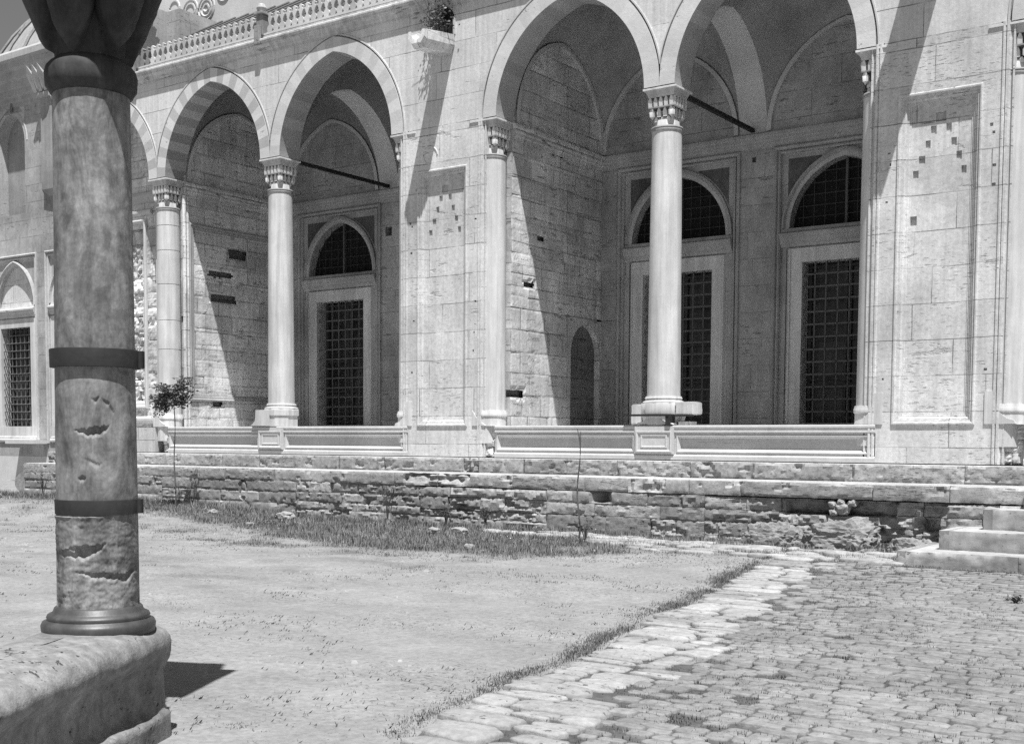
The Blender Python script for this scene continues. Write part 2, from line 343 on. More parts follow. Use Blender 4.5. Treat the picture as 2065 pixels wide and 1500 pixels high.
# piers --------------------------------------------------------------
SOCK = [(-1.30,-1.16,4.14,4.27),(-1.37,-1.29,3.97,4.09),(-1.44,-1.37,3.78,3.89),(-1.53,-1.44,3.57,3.68),(-1.61,-1.53,3.37,3.48),
        (-1.155,-1.08,3.97,4.10),(-1.08,-1.005,3.77,3.89),(-1.005,-.93,3.57,3.69),(-.93,-.86,3.37,3.48)]
STAIR = [(-1.29,-1.155,3.97,4.09),(-1.29,-1.08,3.89,3.97),(-1.37,-1.08,3.77,3.89),(-1.37,-1.005,3.69,3.77),(-1.44,-1.005,3.57,3.69),(-1.44,-.93,3.48,3.57),(-1.53,-.93,3.37,3.48),(-1.53,-.86,.5,3.37)]
GASH = {1: [(-1.635, -1.54, 2.70, 2.83)]}
def pier(off, k):
    p = MB(); xa, xb = -2.03+off, -.42+off
    pu0, pu1, pz0, pz1 = -1.81+off, -.63+off, -.19, 4.56
    rs = random.Random(k*5+int(off)); hz = []
    for q in range(9):
        sx = rs.choice([xa+.02, xb-.14]); hx = sx+rs.uniform(0, .09); zz = rs.uniform(-.6, 4.4); hz.append((hx, hx+rs.uniform(.02, .05), zz, zz+rs.uniform(.015, .05), .03))
    wall_holes(p, F0, xa, xb, -.75, SP, 0, [(pu0, pu1, pz0, pz1)]+hz)
    border(p, F0, pu0, pu1, pz0, pz1, [(0, 0), (.0, .018), (.015, .028), (.035, .026), (.045, .0), (.072, -.004), (.074, -.03), (.092, -.03), (.112, -.045), (.114, -.07), (.14, -.07), (.142, -.09), (.17, -.09), (.17, -.10)])
    hs = [(a+off, b+off, c, d, .028) for a, b, c, d in SOCK] + [(a+off, b+off, c, d, .05) for a, b, c, d in GASH.get(k, [])]
    wall_holes(p, F0, pu0+.17, pu1-.17, pz0+.17, pz1-.17, -.10, hs)
    for s_, e_ in ((-1, xa), (1, xb)):
        prof = [(0, 0), (.02, .0), (.035, .022), (.06, .022), (.075, .0), (.085, .026), (.115, .026), (.125, .0), (.14, -.03), (.16, -.03), (.17, .0), (.19, 0), (.20, -.30)]
        A = [F0(e_+s_*q, d, -.75) for q, d in prof]; T = [F0(e_+s_*q, d, 5.345) for q, d in prof]
        p.strip(A, T)
        T = [F0(e_+s_*q, d, 5.345) for q, d in prof]; p.strip(T, [F0(e_+s_*q, -.02, 5.345) for q, d in prof])
    return p.build('pier', M['pier'], B)
piers = [pier(0, 0), pier(PER, 1), pier(2*PER, 0)]
rg = MB(); cx, cz, R_ = -1.50, 4.83, .16
for q in range(1):
    n = 28; pts = [F0(cx+R_*math.cos(2*PI*i/n)*(1+.06*noise.noise(Vector((i*.4, 0, 0)))), .004, cz+R_*math.sin(2*PI*i/n)) for i in range(int(n*.82))]
    rg.tube(pts, .014, 6)
rg.build('ring_relief', M['mould'], piers[0], smooth=60)

# cornice, balustrade -------------------------------------------------
c_ = MB(); X0, X1 = -12.95, 18.0
c_.ext(F0, [(0, 7.44), (.03, 7.44), (.03, 7.48), (.045, 7.50), (.06, 7.545), (.09, 7.58), (.115, 7.595), (.115, 7.625), (.135, 7.635), (.15, 7.66), (.15, 7.69), (.13, 7.71), (.04, 7.72), (.04, 7.80), (-.3, 7.80)], X0, X1)
c_.build('cornice', M['cornice'], B, smooth=35)
bl = MB()
bl.box(X0, X1, -.045, .10, 7.80, 7.83)
def flat(mb, poly, y0, y1, tone=1.0):
    n = len(poly); mb.add([(x, y0, z) for x, z in poly]+[(x, y1, z) for x, z in poly], [tuple(range(n)), tuple(range(2*n-1, n-1, -1))]+[(i, n+i, n+(i+1) % n, (i+1) % n) for i in range(n)], tone)
stp = .175; nb = int((0.6-X0)/stp)
def circ(cx, cz, rx, rz, a0, a1, n=10): return [(cx+rx*math.cos(a0+(a1-a0)*i/n), cz+rz*math.sin(a0+(a1-a0)*i/n)) for i in range(n+1)]
for i in range(nb):
    x = X0+.1+i*stp
    if any(abs(x-q) < .16 for q in (-9.9, -5.92)): continue
    tn = ru(.75, 1.1)
    if -10.7 < x < -9.2 and rnd() < .35: tn *= .45
    drop = circ(x, 7.905, .062, .072, -PI/2+.01, 1.15, 9)+circ(x, 7.905, .062, .072, 1.99, 1.5*PI-.01, 9)
    drop = circ(x, 7.912, .076, .080, -PI*1.22, PI*.22, 16)+[(x+.022, 7.985)]
    neck = [(x+.026, 8.03), (x+.045, 8.07), (x+.05, 8.12), (x+.03, 8.16), (x+.045, 8.20), (x+.0, 8.235), (x-.045, 8.20), (x-.03, 8.16), (x-.05, 8.12), (x-.045, 8.07), (x-.026, 8.03), (x-.022, 7.985)]
    flat(bl, drop+neck, -.03, .05, tn)
    flat(bl, circ(x+stp/2, 8.08, .062, .07, .15, PI-.15, 8)+circ(x+stp/2, 8.08, .036, .04, PI-.15, .15, 8), -.025, .045, tn)
    flat(bl, [(x-.0875, 7.83), (x+.0875, 7.83), (x+.075, 7.845), (x, 7.875), (x-.075, 7.845)], -.04, .06, tn)
bal = bl.build('balustrade', M['mould'], B)
for q in (-9.9, -5.92):
    po = MB(); po.box(q-.085, q+.085, -.09, .12, 7.80, 8.22, .45); po.box(q-.12, q+.12, -.13, .15, 8.22, 8.27, .6)
    po.lathe((q, -.02), [(.02, 8.27), (.085, 8.30), (.11, 8.36), (.08, 8.43), (.02, 8.46)], 12, 1.0)
    po.box(q-.075, q+.075, -.172, -.10, 7.60, 7.98, .5)
    po.build('post', M['cornice'], bal, bevel=.01)
rf = MB(); rf.quad((X0, .05, 7.74), (18, .05, 7.74), (18, .6, 8.15), (X0, .6, 8.15)); rf.quad((X0, .6, 8.15), (18, .6, 8.15), (18, 5.0, 10.76), (X0, 5.0, 10.76)); rf.add([(X0, .05, 7.5), (X0, .05, 7.74), (X0, .6, 8.15), (X0, 5, 10.76), (X0, 5, 7.5)], [(0, 1, 2, 3, 4)], 2.5)
for i in range(60):
    x = X0+.5*i
    rf.tube([(x, .62, 8.18), (x-.2, 4.98, 10.77)], .025, 5)
roof = rf.build('roof', M['lead'], B)
uw = MB(); uw.box(-17, 18, 5.0, 5.6, 8.0, 14); uw.box(-17, -14.95, 4.85, 5.0, 10.66, 10.80, 1.3); uw.box(-17, 18, 4.8, 5.6, 14, 14.5)
upw = uw.build('upper_wall', M['mould'], B)
md = MB()
for cx, cz, r in ((-13.95, 11.3, .30), (-13.95, 11.3, .19), (-13.3, 11.25, .32), (-13.3, 11.25, .22), (-13.3, 11.25, .1), (-12.6, 11.55, .25), (-14.6, 11.5, .2)):
    md.tube([(cx+r*math.cos(t*.3), 5.0, cz+r*math.sin(t*.3)) for t in range(22)], .035, 5)
md.build('carved_roundels', M['mould'], upw, smooth=60)

# recess interiors ----------------------------------------------------
def blocks(mb, fr, u0, u1, zs, lens, cell=.045, er=.025, rad=.05, rough=.012, strat=.008, off=.012, gap=.006, skip=None, extra=None, seed=0, tone=(.85, 1.12), top=0, topr=.03, breaks=None, chip=.03):
    """coursed masonry, every block its own displaced grid"""
    rs = random.Random(seed)
    for j in range(len(zs)-1):
        z0, z1 = zs[j], zs[j+1]; u = u0
        if breaks and j in breaks: cuts = breaks[j]
        else:
            cuts = [u0]; 
            while cuts[-1] < u1-.01:
                L = rs.uniform(*lens); n = cuts[-1]+L
                if u1-n < lens[0]*.6: n = u1
                cuts.append(min(n, u1))
        for a, b in zip(cuts, cuts[1:]):
            tn = rs.uniform(*tone); do = rs.uniform(-off, off); sv = rs.uniform(0, 1)**2; er_ = er*rs.uniform(.4, 1.5)
            zt = z1 if (top and j == len(zs)-2) else z1
            nu = max(2, int((b-a)/cell)); nz = max(2, int((z1-z0)/cell)); g = []
            tl = rs.uniform(-.02, .02)
            for q in range(nz+1):
                for p in range(nu+1):
                    U = a+gap*.5+(b-a-gap)*p/nu; Z = z0+gap*.5+(z1-z0-gap)*q/nz
                    wob = .006*fbm(U*5, Z*5, seed)
                    e = min(U-a, b-U, Z-z0, z1-Z); ee = er_*max(0, 1-e/rad)**2*(1+1.2*fbm(U*4, Z*6, seed+3, 3))
                    d = do+tl*(p/nu-.5)-ee+rough*(fbm(U*5, Z*7, seed+1, 3)+fbm(U*21, Z*34, seed+2, 3))-sv*strat*abs(fbm(U*2.2, Z*26, seed+5, 4))*2.2
                    ch = fbm(U*1.9, Z*2.6, seed+9, 3)
                    if ch > .42: d -= chip*min(1, (ch-.42)*9)*(1+.6*fbm(U*15, Z*20, 2, 3))
                    if extra: d += extra(U, Z)
                    g.append(fr(U, d, Z+wob))
            k = len(mb.v); mb.v.extend(g); W_ = nu+1
            for q in range(nz):
                for p in range(nu):
                    if skip and skip(a+(b-a)*(p+.5)/nu, z0+(z1-z0)*(q+.5)/nz): continue
                    mb.f.append((k+q*W_+p, k+q*W_+p+1, k+(q+1)*W_+p+1, k+(q+1)*W_+p)); mb.t.append(tn)
            # skirts
            def sk(i0, i1, uu0, uu1, z_0, z_1):
                if skip and skip((uu0+uu1)/2, (z_0+z_1)/2): return
                k2 = len(mb.v); mb.v.extend([fr(uu0, -.12, z_0), fr(uu1, -.12, z_1)]); mb.f.append((k+i0, k+i1, k2+1, k2)); mb.t.append(tn*.8)
            for p in range(nu):
                ua, ub = a+(b-a)*p/nu, a+(b-a)*(p+1)/nu
                sk(p, p+1, ua, ub, z0, z0)
                if not (top and j == len(zs)-2): sk(nz*W_+p, nz*W_+p+1, ua, ub, z1, z1)
                else:
                    k2 = len(mb.v); f0 = .05
                    mb.v.extend([fr(ua, -f0+do, z1+.010*fbm(ua*3, 0, 7)), fr(ub, -f0+do, z1+.010*fbm(ub*3, 0, 7)), fr(ua, -top, z1), fr(ub, -top, z1)])
                    mb.f.append((k+nz*W_+p, k+nz*W_+p+1, k2+1, k2)); mb.t.append(tn*1.15); mb.f.append((k2, k2+1, k2+3, k2+2)); mb.t.append(1.25)
            for q in range(nz):
                za, zb = z0+(z1-z0)*q/nz, z0+(z1-z0)*(q+1)/nz
                sk(q*W_, (q+1)*W_, a, a, za, zb); sk(q*W_+nu, (q+1)*W_+nu, b, b, za, zb)
def courses(z0, z1, lo, hi, seed):
    rs = random.Random(seed); L = [z0]
    while L[-1] < z1-.01:
        n = L[-1]+rs.uniform(lo, hi); L.append(z1 if z1-n < lo*.7 else n)
    return L

def recess(xa, xb, cs, seed, full=True):
    """xa..xb clear width between side walls, cs = bay centres"""
    yb = D
    if full:
        sw = MB(); fr = side(xa, 1)
        nic = (seed == 1)
        holesS = {1: [(.93, 1.26, 2.41, 2.52), (1.39, 1.60, 3.33, 3.41), (.47, .93, .34, .50), (1.85, 2.3, 5.02, 5.14)],
                  2: [(1.83, 2.36, 3.78, 3.98), (1.26, 2.02, 2.72, 2.90), (.31, .70, 2.18, 2.34), (1.2, 1.9, 3.28, 3.42), (1.3, 1.6, .3, .5)]}[seed]
        def ex(u, z):
            d = 0
            for a, b, c, e in holesS:
                w_ = .03*fbm(u*6, z*6, seed)
                if a-.04+w_ < u < b+.04+w_ and c-.03+w_ < z < e+.03+w_*1.5: d -= .02
            return d
        inh = lambda u, z: any(a < u+.03*fbm(u*9, z*9, 1, 2) < b and c < z+.02*fbm(z*9, u*9, 2, 2) < e for a, b, c, e in holesS)
        skip = (lambda u, z: (2.45 < u < 3.90 and z < 2.0) or inh(u, z)) if nic else inh
        zs = courses(-.75, 8.0, .28, .42, seed+4)
        if nic: zs = sorted([z for z in zs if abs(z-2.0) > .15]+[2.0])
        blocks(sw, fr, .5, yb, zs, (.4, 1.1), .042, er=.004, rough=.0015, strat=.0015, off=.003, gap=.004, skip=skip, extra=ex, seed=seed, tone=(.86, 1.1), chip=.004)
        sw.quad(fr(.5, -.13, -.75), fr(yb, -.13, -.75), fr(yb, -.13, 8), fr(.5, -.13, 8), .3)
        sw.quad(fr(.4, -.128, -.7), fr(yb, -.128, -.7), fr(yb, -.128, 5.3), fr(.4, -.128, 5.3), .35)
        swo = sw.build('side_wall', M['inner'], B)
        if nic:
            n_ = MB(); c, h = 3.12, .56; pts = arch_pts(c, h, .60, 1.28, 0, 10)
            n_.quad(fr(2.43, .004, -.75), fr(c-h, .004, -.75), fr(c-h, .004, 2.02), fr(2.43, .004, 2.02)); n_.quad(fr(c+h, .004, -.75), fr(3.73, .004, -.75), fr(3.73, .004, 2.02), fr(c+h, .004, 2.02))
            fill_above(n_, fr, pts, 2.02, .004); n_.quad(fr(2.43, -.14, 1.9), fr(2.43, -.14, 2.3), fr(3.73, -.14, 2.3), fr(3.73, -.14, 1.9))
            full_ = [(c-h, -.75)]+pts+[(c+h, -.75)]
            n_.quad(fr(3.55, .004, 1.98), fr(3.73, .004, 1.98), fr(3.73, .004, 2.04), fr(3.55, .004, 2.04)); n_.strip([fr(u, .004, z) for u, z in full_], [fr(u, -.30, z) for u, z in full_])
            n_.quad(fr(c-h-.1, -.30, -.75), fr(c+h+.1, -.30, -.75), fr(c+h+.1, -.30, 2), fr(c-h-.1, -.30, 2), .95)
            n_.build('niche', M['inner'], B)
        else:
            f_ = MB(); border(f_, fr, .62, 3.35, .42, 4.42, [(0, -.01), (0, .03), (.03, .045), (.06, .03), (.10, .03), (.11, .01), (.14, .01), (.15, -.02)])
            f_.build('panel_moulding', M['dim'], swo)
            f2 = MB(); f2.ext(lambda u, d, z: (xa+.02+z, .36+u*0+.0, d) , [(0, 0)], 0, 0) if False else None
            for q in (.40, .50):
                pass
        # lunette band on the side wall
        lb = MB()
        i1 = arch_pts(2.145, 1.585-.10, RISE-.06, SP, 0, 14); i2 = arch_pts(2.145, 1.585, RISE, SP, 0, 14)
        lb.strip([fr(u, .05, z) for u, z in i1], [fr(u, .05, z) for u, z in i2]); lb.strip([fr(u, .05, z) for u, z in i1], [fr(u, -.05, z) for u, z in i1])
        lb.build('lunette_band', M['rib'], B)
        # string course
        st = MB(); st.ext(fr, [(0, 5.02), (.02, 5.02), (.03, 5.08), (.055, 5.10), (.055, 5.14), (.075, 5.17), (.075, 5.22), (.09, 5.24), (.09, 5.29), (0, 5.31)], .5, yb-.0, .9)
        st.build('string_course', M['inner'], swo)
    ow = MB(); fr2 = side(xb, -1); ow.quad(fr2(.3, 0, -.75), fr2(yb, 0, -.75), fr2(yb, 0, 8), fr2(.3, 0, 8)); 
    if not full: fr3 = side(xa, 1); ow.quad(fr3(.3, 0, -.75), fr3(yb, 0, -.75), fr3(yb, 0, 8), fr3(.3, 0, 8))
    ow.box(xa, xb, .12, yb, -.60, -.50)
    ow.build('inner_wall', M['inner'], B)
    for k, c in enumerate(cs):
        v = MB(); n = 20; x0, x1 = c-H, c+H; y0, y1 = TH, yb; yc = (y0+y1)/2; hy_ = (y1-y0)/2
        g = []
        for j in range(n+1):
            for i in range(n+1):
                # cosine spacing
                x = c-H*math.cos(PI*i/n); y = yc-hy_*math.cos(PI*j/n)
                a = hgt(c, H, RISE, x); b = hgt(yc, hy_, RISE, y)
                g.append((x, y, SP+math.sqrt(a*a+b*b)))
        v.add(g, [(j*(n+1)+i, j*(n+1)+i+1, (j+1)*(n+1)+i+1, (j+1)*(n+1)+i) for j in range(n) for i in range(n)], .68 if seed == 2 else 1.0)  # left vaults toned down: deeper bay shade put into the plaster colour
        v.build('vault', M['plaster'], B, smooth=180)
        bb = MB(); i1 = arch_pts(c, H-.09, RISE-.06, SP, 0, 14); i2 = arch_pts(c, H, RISE, SP, 0, 14)
        bb.strip([FB(u, .05, z) for u, z in i1], [FB(u, .05, z) for u, z in i2]); bb.strip([FB(u, .05, z) for u, z in i1], [FB(u, -.02, z) for u, z in i1])
        bb.build('lunette_band', M['rib'], B)
    if len(cs) == 2:
        rb = MB(); yc = (TH+yb)/2; hy_ = (yb-TH)/2; ry = arch_pts(yc, hy_, RISE, SP, 0, 16)
        xa_, xb_ = cs[0]+H, cs[1]-H
        rb.strip([(xa_, y, z) for y, z in ry], [(xb_, y, z) for y, z in ry])
        rb.build('rib', M['rib'], B)
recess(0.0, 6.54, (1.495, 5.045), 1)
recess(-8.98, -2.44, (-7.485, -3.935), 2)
recess(8.98, 15.52, (10.475, 14.025), 3, full=False)

# back wall + string course ------------------------------------------
WC = [1.70, 5.03, -7.27, 9.9+.78, 14.01]; WL = [-20.52, -17.72]
bw = MB(); HB = 1.33; HW = 1.20
wall_holes(bw, FB, -26, 18, -1.0, 10.0, 0, [(c-HB, c+HB, -.60, 5.02) for c in WC]+[(c-HW, c+HW, -.60, 5.02) for c in WL]+[(-5.81, -5.61, 4.25, 4.46, .2), (3.26, 3.34, 4.79, 4.89, .1)]+[(-21.25, -19.85, 6.22, 9.35)])
bw.quad(FB(-17.5, 0, 10.0), FB(-12.9, 0, 10.0), FB(-12.9, 0, 10.8), FB(-17.5, 0, 10.8))
bw.quad((-12.9, D, 9.3), (-12.9, 5.0, 9.3), (-12.9, 5.0, 10.8), (-12.9, D, 10.8))
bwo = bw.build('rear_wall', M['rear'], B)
sc_ = MB()
for a, b in ((-8.98, -2.44), (0, 6.54), (8.98, 15.52)):
    sc_.ext(FB, [(0, 5.03), (.02, 5.03), (.025, 5.08), (.05, 5.10), (.05, 5.14), (.07, 5.16), (.07, 5.21), (.09, 5.23), (.09, 5.29), (0, 5.31)], a, b)
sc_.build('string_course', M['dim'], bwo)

# windows ------------------------------------------------------------
def grille(u0, u1, z0, z1, d, parent, clip=None, su=.205, sz=.232, th=.014, tone=1.0, name='grille'):
    g = MB(); nu = round((u1-u0)/su); nz = round((z1-z0)/sz)
    us = [u0+(u1-u0)*i/nu for i in range(1, nu)]; zs = [z0+(z1-z0)*j/nz for j in range(1, nz)]
    for u in us:
        u += random.uniform(-.006, .006)
        zt = z1 if not clip else min(z1, clip(u))
        if zt > z0+.05: x, y, _ = FB(u, d, 0); g.box(x-th, x+th, y-th, y+th, z0, zt, tone)
    for z in zs:
        a, b = u0, u1
        if clip:
            ok = [u0+(u1-u0)*i/60 for i in range(61) if clip(u0+(u1-u0)*i/60) > z]
            if not ok: continue
            a, b = ok[0], ok[-1]
        g.box(a, b, D-d-th*1.5, D-d+th*.4, z-th, z+th, tone*1.15)
    if name == 'grille':
        for u in us:
            for z in zs:
                if clip and clip(u) < z: continue
                k = .034; x, y, _ = FB(u, d+.01, 0)
                g.add([(x-k, y, z), (x+k, y, z), (x, y-k, z), (x, y+k, z), (x, y, z-k), (x, y, z+k)], [(0, 2, 5), (2, 1, 5), (1, 3, 5), (3, 0, 5), (2, 0, 4), (1, 2, 4), (3, 1, 4), (0, 3, 4)], tone*1.2)
    return g.build(name, M['grille'], parent)
def window(c, blind=False, mat='dim'):
    f = MB(); hb = HW if blind else HB; kk = hb/HB; u0, u1 = c-hb, c+hb
    border(f, FB, u0, u1, -.60, 5.02, [(0, 0), (0, .04), (.03, .06), (.06, .04), (.075, .0), (.09, -.03), (.095, .02), (.12, .03), (.14, .0), (.145, -.05), (.155, -.06)], bottom=False)
    ui0, ui1 = u0+.155, u1-.155; zt = 4.865; dn = -.06
    h = 1.1*kk; ri = 1.28; zs = 3.50
    o = arch_pts(c, h, ri, zs, .0, 16)
    # spandrel field with sunk dark triangles
    top = arch_pts(c, h, ri, zs, -.0, 16); fr = FB
    # field between outer moulding and extrados; extrados clipped to the field
    h2 = 1.145*kk; r2 = 1.335; inn = arch_pts(c, h2-.12, r2-.12, zs, 0, 16); out = arch_pts(c, h2+.02, r2+.035, zs, 0, 16)
    f.quad(FB(u0, dn-.002, -.6), FB(u1, dn-.002, -.6), FB(u1, dn-.002, -.1), FB(u0, dn-.002, -.1)); f.quad(FB(ui0, dn, -.1), FB(c-1.08, dn, -.1), FB(c-1.08, dn, 3.5), FB(ui0, dn, 3.5)); f.quad(FB(c+1.08, dn, -.1), FB(ui1, dn, -.1), FB(ui1, dn, 3.5), FB(c+1.08, dn, 3.5))
    f.quad(FB(ui0, dn, zs-.6), FB(out[0][0], dn, zs-.6), FB(out[0][0], dn, zt), FB(ui0, dn, zt)); f.quad(FB(out[-1][0], dn, zs-.6), FB(ui1, dn, zs-.6), FB(ui1, dn, zt), FB(out[-1][0], dn, zt))
    fill_above(f, FB, out, zt, dn)
    P = lambda L, d: [FB(u, d, z) for u, z in L]
    m1 = arch_pts(c, h2-.02, r2-.01, zs, 0, 16); m2 = arch_pts(c, h2-.05, r2-.04, zs, 0, 16)
    f.strip(P(out, dn), P(out, .01), .9); f.strip(P(out, .01), P(m1, .03)); f.strip(P(m1, .03), P(m2, -.03), .9); f.strip(P(m2, -.03), P(inn, -.03), 1.15); f.strip(P(inn, -.03), P(inn, -.26), .85)
    # lintel cornice under the tympanum
    f.ext(FB, [(-.10, 3.14), (-.02, 3.16), (.0, 3.20), (.03, 3.22), (.03, 3.26), (.06, 3.30), (.06, 3.33), (.09, 3.36), (.09, 3.40), (.0, 3.44), (-.02, 3.50), (-.26, 3.50)], ui0, ui1)
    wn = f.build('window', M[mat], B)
    for s_ in (-1, 1):
        L = arch_pts(c, h2+.05, r2+.06, zs, 0, 40)
        pts = [(u, z) for u, z in L if (u-c)*s_ > .42*kk and z > 4.0 and z < 4.78]
        poly = sorted(pts, key=lambda q: q[0]*s_)
        edg = c+s_*1.07*kk
        poly = [q for q in poly if (edg-q[0])*s_ > .0]; poly = poly+[(edg, min(q[1] for q in poly)), (edg, 4.78), (poly[0][0], 4.78)]
        cnt = len(poly); t = MB(); t.add([FB(u, dn+.004, z) for u, z in poly], [tuple(range(cnt))])
        t.build('spandrel_inlay', M['darkstone'] if not blind else M['dim'], wn)
    sr = MB(); border(sr, FB, c-1.04, c+1.04, -.60, 3.15, [(-.05, -.10), (0, -.06), (.03, .0), (.06, .0), (.065, -.02), (.285, -.02), (.285, -.34)], bottom=False)
    sr.build('surround', M['marble'], wn)
    sl = MB(); sl.ext(FB, [(-.3, -.115), (-.008, -.115), (-.008, -.40), (.03, -.42), (.03, -.47), (.06, -.50), (.06, -.54), (0, -.58), (-.3, -.58)], c-1.17*kk, c+1.17*kk)
    sl.build('sill', M['marble'], wn)
    grille(c-.755, c+.755, -.12, 2.87, -.12, wn)
    inf = arch_pts(c, h2-.12, r2-.12, zs, 0, 30)
    def clip(u):
        a = hgt(c, h2-.12, r2-.12, u); return zs+a-.02
    ty = MB()
    if blind:
        ty.add([FB(u, -.16, z) for u, z in inf], [tuple(range(len(inf)))]); ty.build('tympanum', M['pier'], wn)
    else:
        ty.add([FB(u, -.26, z) for u, z in inf], [tuple(range(len(inf)))]); ty.build('tympanum', M['dark'], wn)
        g2 = grille(c-h2+.12, c+h2-.12, 3.50, 4.72, -.20, wn, clip=clip, su=.21, sz=.21, th=.006, tone=.45, name='lattice')
        mm = MB(); mm.box(c-.022, c+.022, D+.17, D+.25, 3.5, clip(c)); mm.build('mullion', M['grille'], wn)
    gl = MB(); gl.box(c-.755, c+.755, D+.42, D+.44, -.12, 2.87); gl.build('pane', M['glass'], wn)
    gb = MB()
    for q in (-.72, -.04, .04, .72): gb.box(c+q-.03, c+q+.03, D+.36, D+.42, -.12, 2.87)
    for z in (.0, .62, .72, 1.45, 2.2, 2.8): gb.box(c-.75, c+.75, D+.365, D+.415, z-.025, z+.025)
    gb.build('casement', M['wood'], wn)
    return wn
for c in WC[:3]: window(c)
for c in WL: window(c, True, 'wing')
for c in WC[3:]: window(c)
# back plate behind all rear windows
dk = MB(); dk.box(-26, 18, D+.62, D+.66, -1, 9.9); dk.build('dark_interior', M['dark'], B)

# columns -------------------------------------------------------------
def capital(cx, cy, parent):
    g = MB(); hw = .28
    g.box(cx-hw-.02, cx+hw+.02, cy-hw-.02, cy+hw+.02, 5.285, 5.315, 1.15)
    def ring(hw0, z0, hw1, z1, tone=1.0):
        a = [(cx+s*hw0, cy+t*hw0, z0) for s, t in ((-1,-1),(1,-1),(1,1),(-1,1))]; b = [(cx+s*hw1, cy+t*hw1, z1) for s, t in ((-1,-1),(1,-1),(1,1),(-1,1))]
        for i in range(4): g.quad(a[i], a[(i+1) % 4], b[(i+1) % 4], b[i], tone)
    ring(hw-.045, 5.20, hw-.005, 5.285, .8); ring(hw-.045, 5.18, hw-.045, 5.20); ring(hw-.06, 5.17, hw-.045, 5.18)
    ring(hw-.10, 4.99, hw-.085, 5.17, .28); ring(hw-.17, 4.80, hw-.14, 4.99, .22); ring(.14, 4.99, hw-.10, 4.995, .25)  # dark backs between the lobes: recess shade put into the tone
    def tooth(u, w, zt, zb, o1, o2, tip):
        # on each of the four sides: a niche lobe with pointed top
        for k in range(4):
            def T(a, o, z):
                if k == 0: return (cx+a, cy-o, z)
                if k == 1: return (cx+o, cy+a, z)
                if k == 2: return (cx-a, cy+o, z)
                return (cx-o, cy-a, z)
            zm = zt-(zt-zb)*.42
            pts = [T(u-w*.5, o2, zb), T(u+w*.5, o2, zb), T(u+w*.5, o1, zm), T(u+w*.18, o1, zt), T(u-w*.18, o1, zt), T(u-w*.5, o1, zm)]
            back = [T(u-w*.5, o2-.05, zb), T(u+w*.5, o2-.05, zb), T(u+w*.5, o1-.06, zm), T(u+w*.18, o1-.06, zt), T(u-w*.18, o1-.06, zt), T(u-w*.5, o1-.06, zm)]
            g.add(pts+back, [(0, 1, 2, 3, 4, 5)]+[(i, (i+1) % 6, (i+1) % 6+6, i+6) for i in range(6)], 1.1)
            if tip: g.add([T(u-w*.35, o2, zb), T(u+w*.35, o2, zb), T(u, o2-.02, zb-.045), T(u, o2-.06, zb)], [(0, 1, 2), (0, 2, 3), (1, 3, 2)], 1.05)
    for i in range(5): tooth(-.192+.096*i, .066, 5.165, 5.02, hw-.035, hw-.045, False)
    ring(hw-.055, 5.0, hw-.045, 5.022, 1.05)
    for u in (-.175, .175): tooth(u, .085, 5.0, 4.87, .215, .205, True)
    for u in (-.055, .055): tooth(u, .07, 5.0, 4.86, .20, .19, False)
    for u in (-.11, 0, .11): tooth(u, .055, 4.86, 4.79, .175, .17, False)
    g.lathe((cx, cy), [(.255*.82, 4.71), (.235*.85, 4.79), (.18, 4.84)], 8, 1.0, PI/8)
    g.lathe((cx, cy), [(.24, 4.625), (.262, 4.635), (.265, 4.655), (.25, 4.67), (.268, 4.685), (.262, 4.705), (.21, 4.715)], 28, .6)
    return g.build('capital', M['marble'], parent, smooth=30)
def shaft(cx, cy, zb, rb, rt_, mat, name='column', drums=None, top=4.63):
    g = MB(); n = 14; zs = [zb+(top-zb)*i/n for i in range(n+1)]
    prof = [(rb+.03, zb-.04), (rb+.02, zb)]+[(rb+(rt_-rb)*((z-zb)/(top-zb))**1.3, z+.001) for z in zs]
    if drums:
        pr = [(r, z) for r, z in prof]
        for z in drums:
            r = rb+(rt_-rb)*((z-zb)/(top-zb))**1.3; pr += [(r, z-.012), (r-.014, z-.004), (r-.014, z+.004), (r, z+.012)]
        prof = sorted(pr, key=lambda q: q[1])
    g.lathe((cx, cy), prof, 40)
    return g.build(name, M[mat], B, smooth=40)
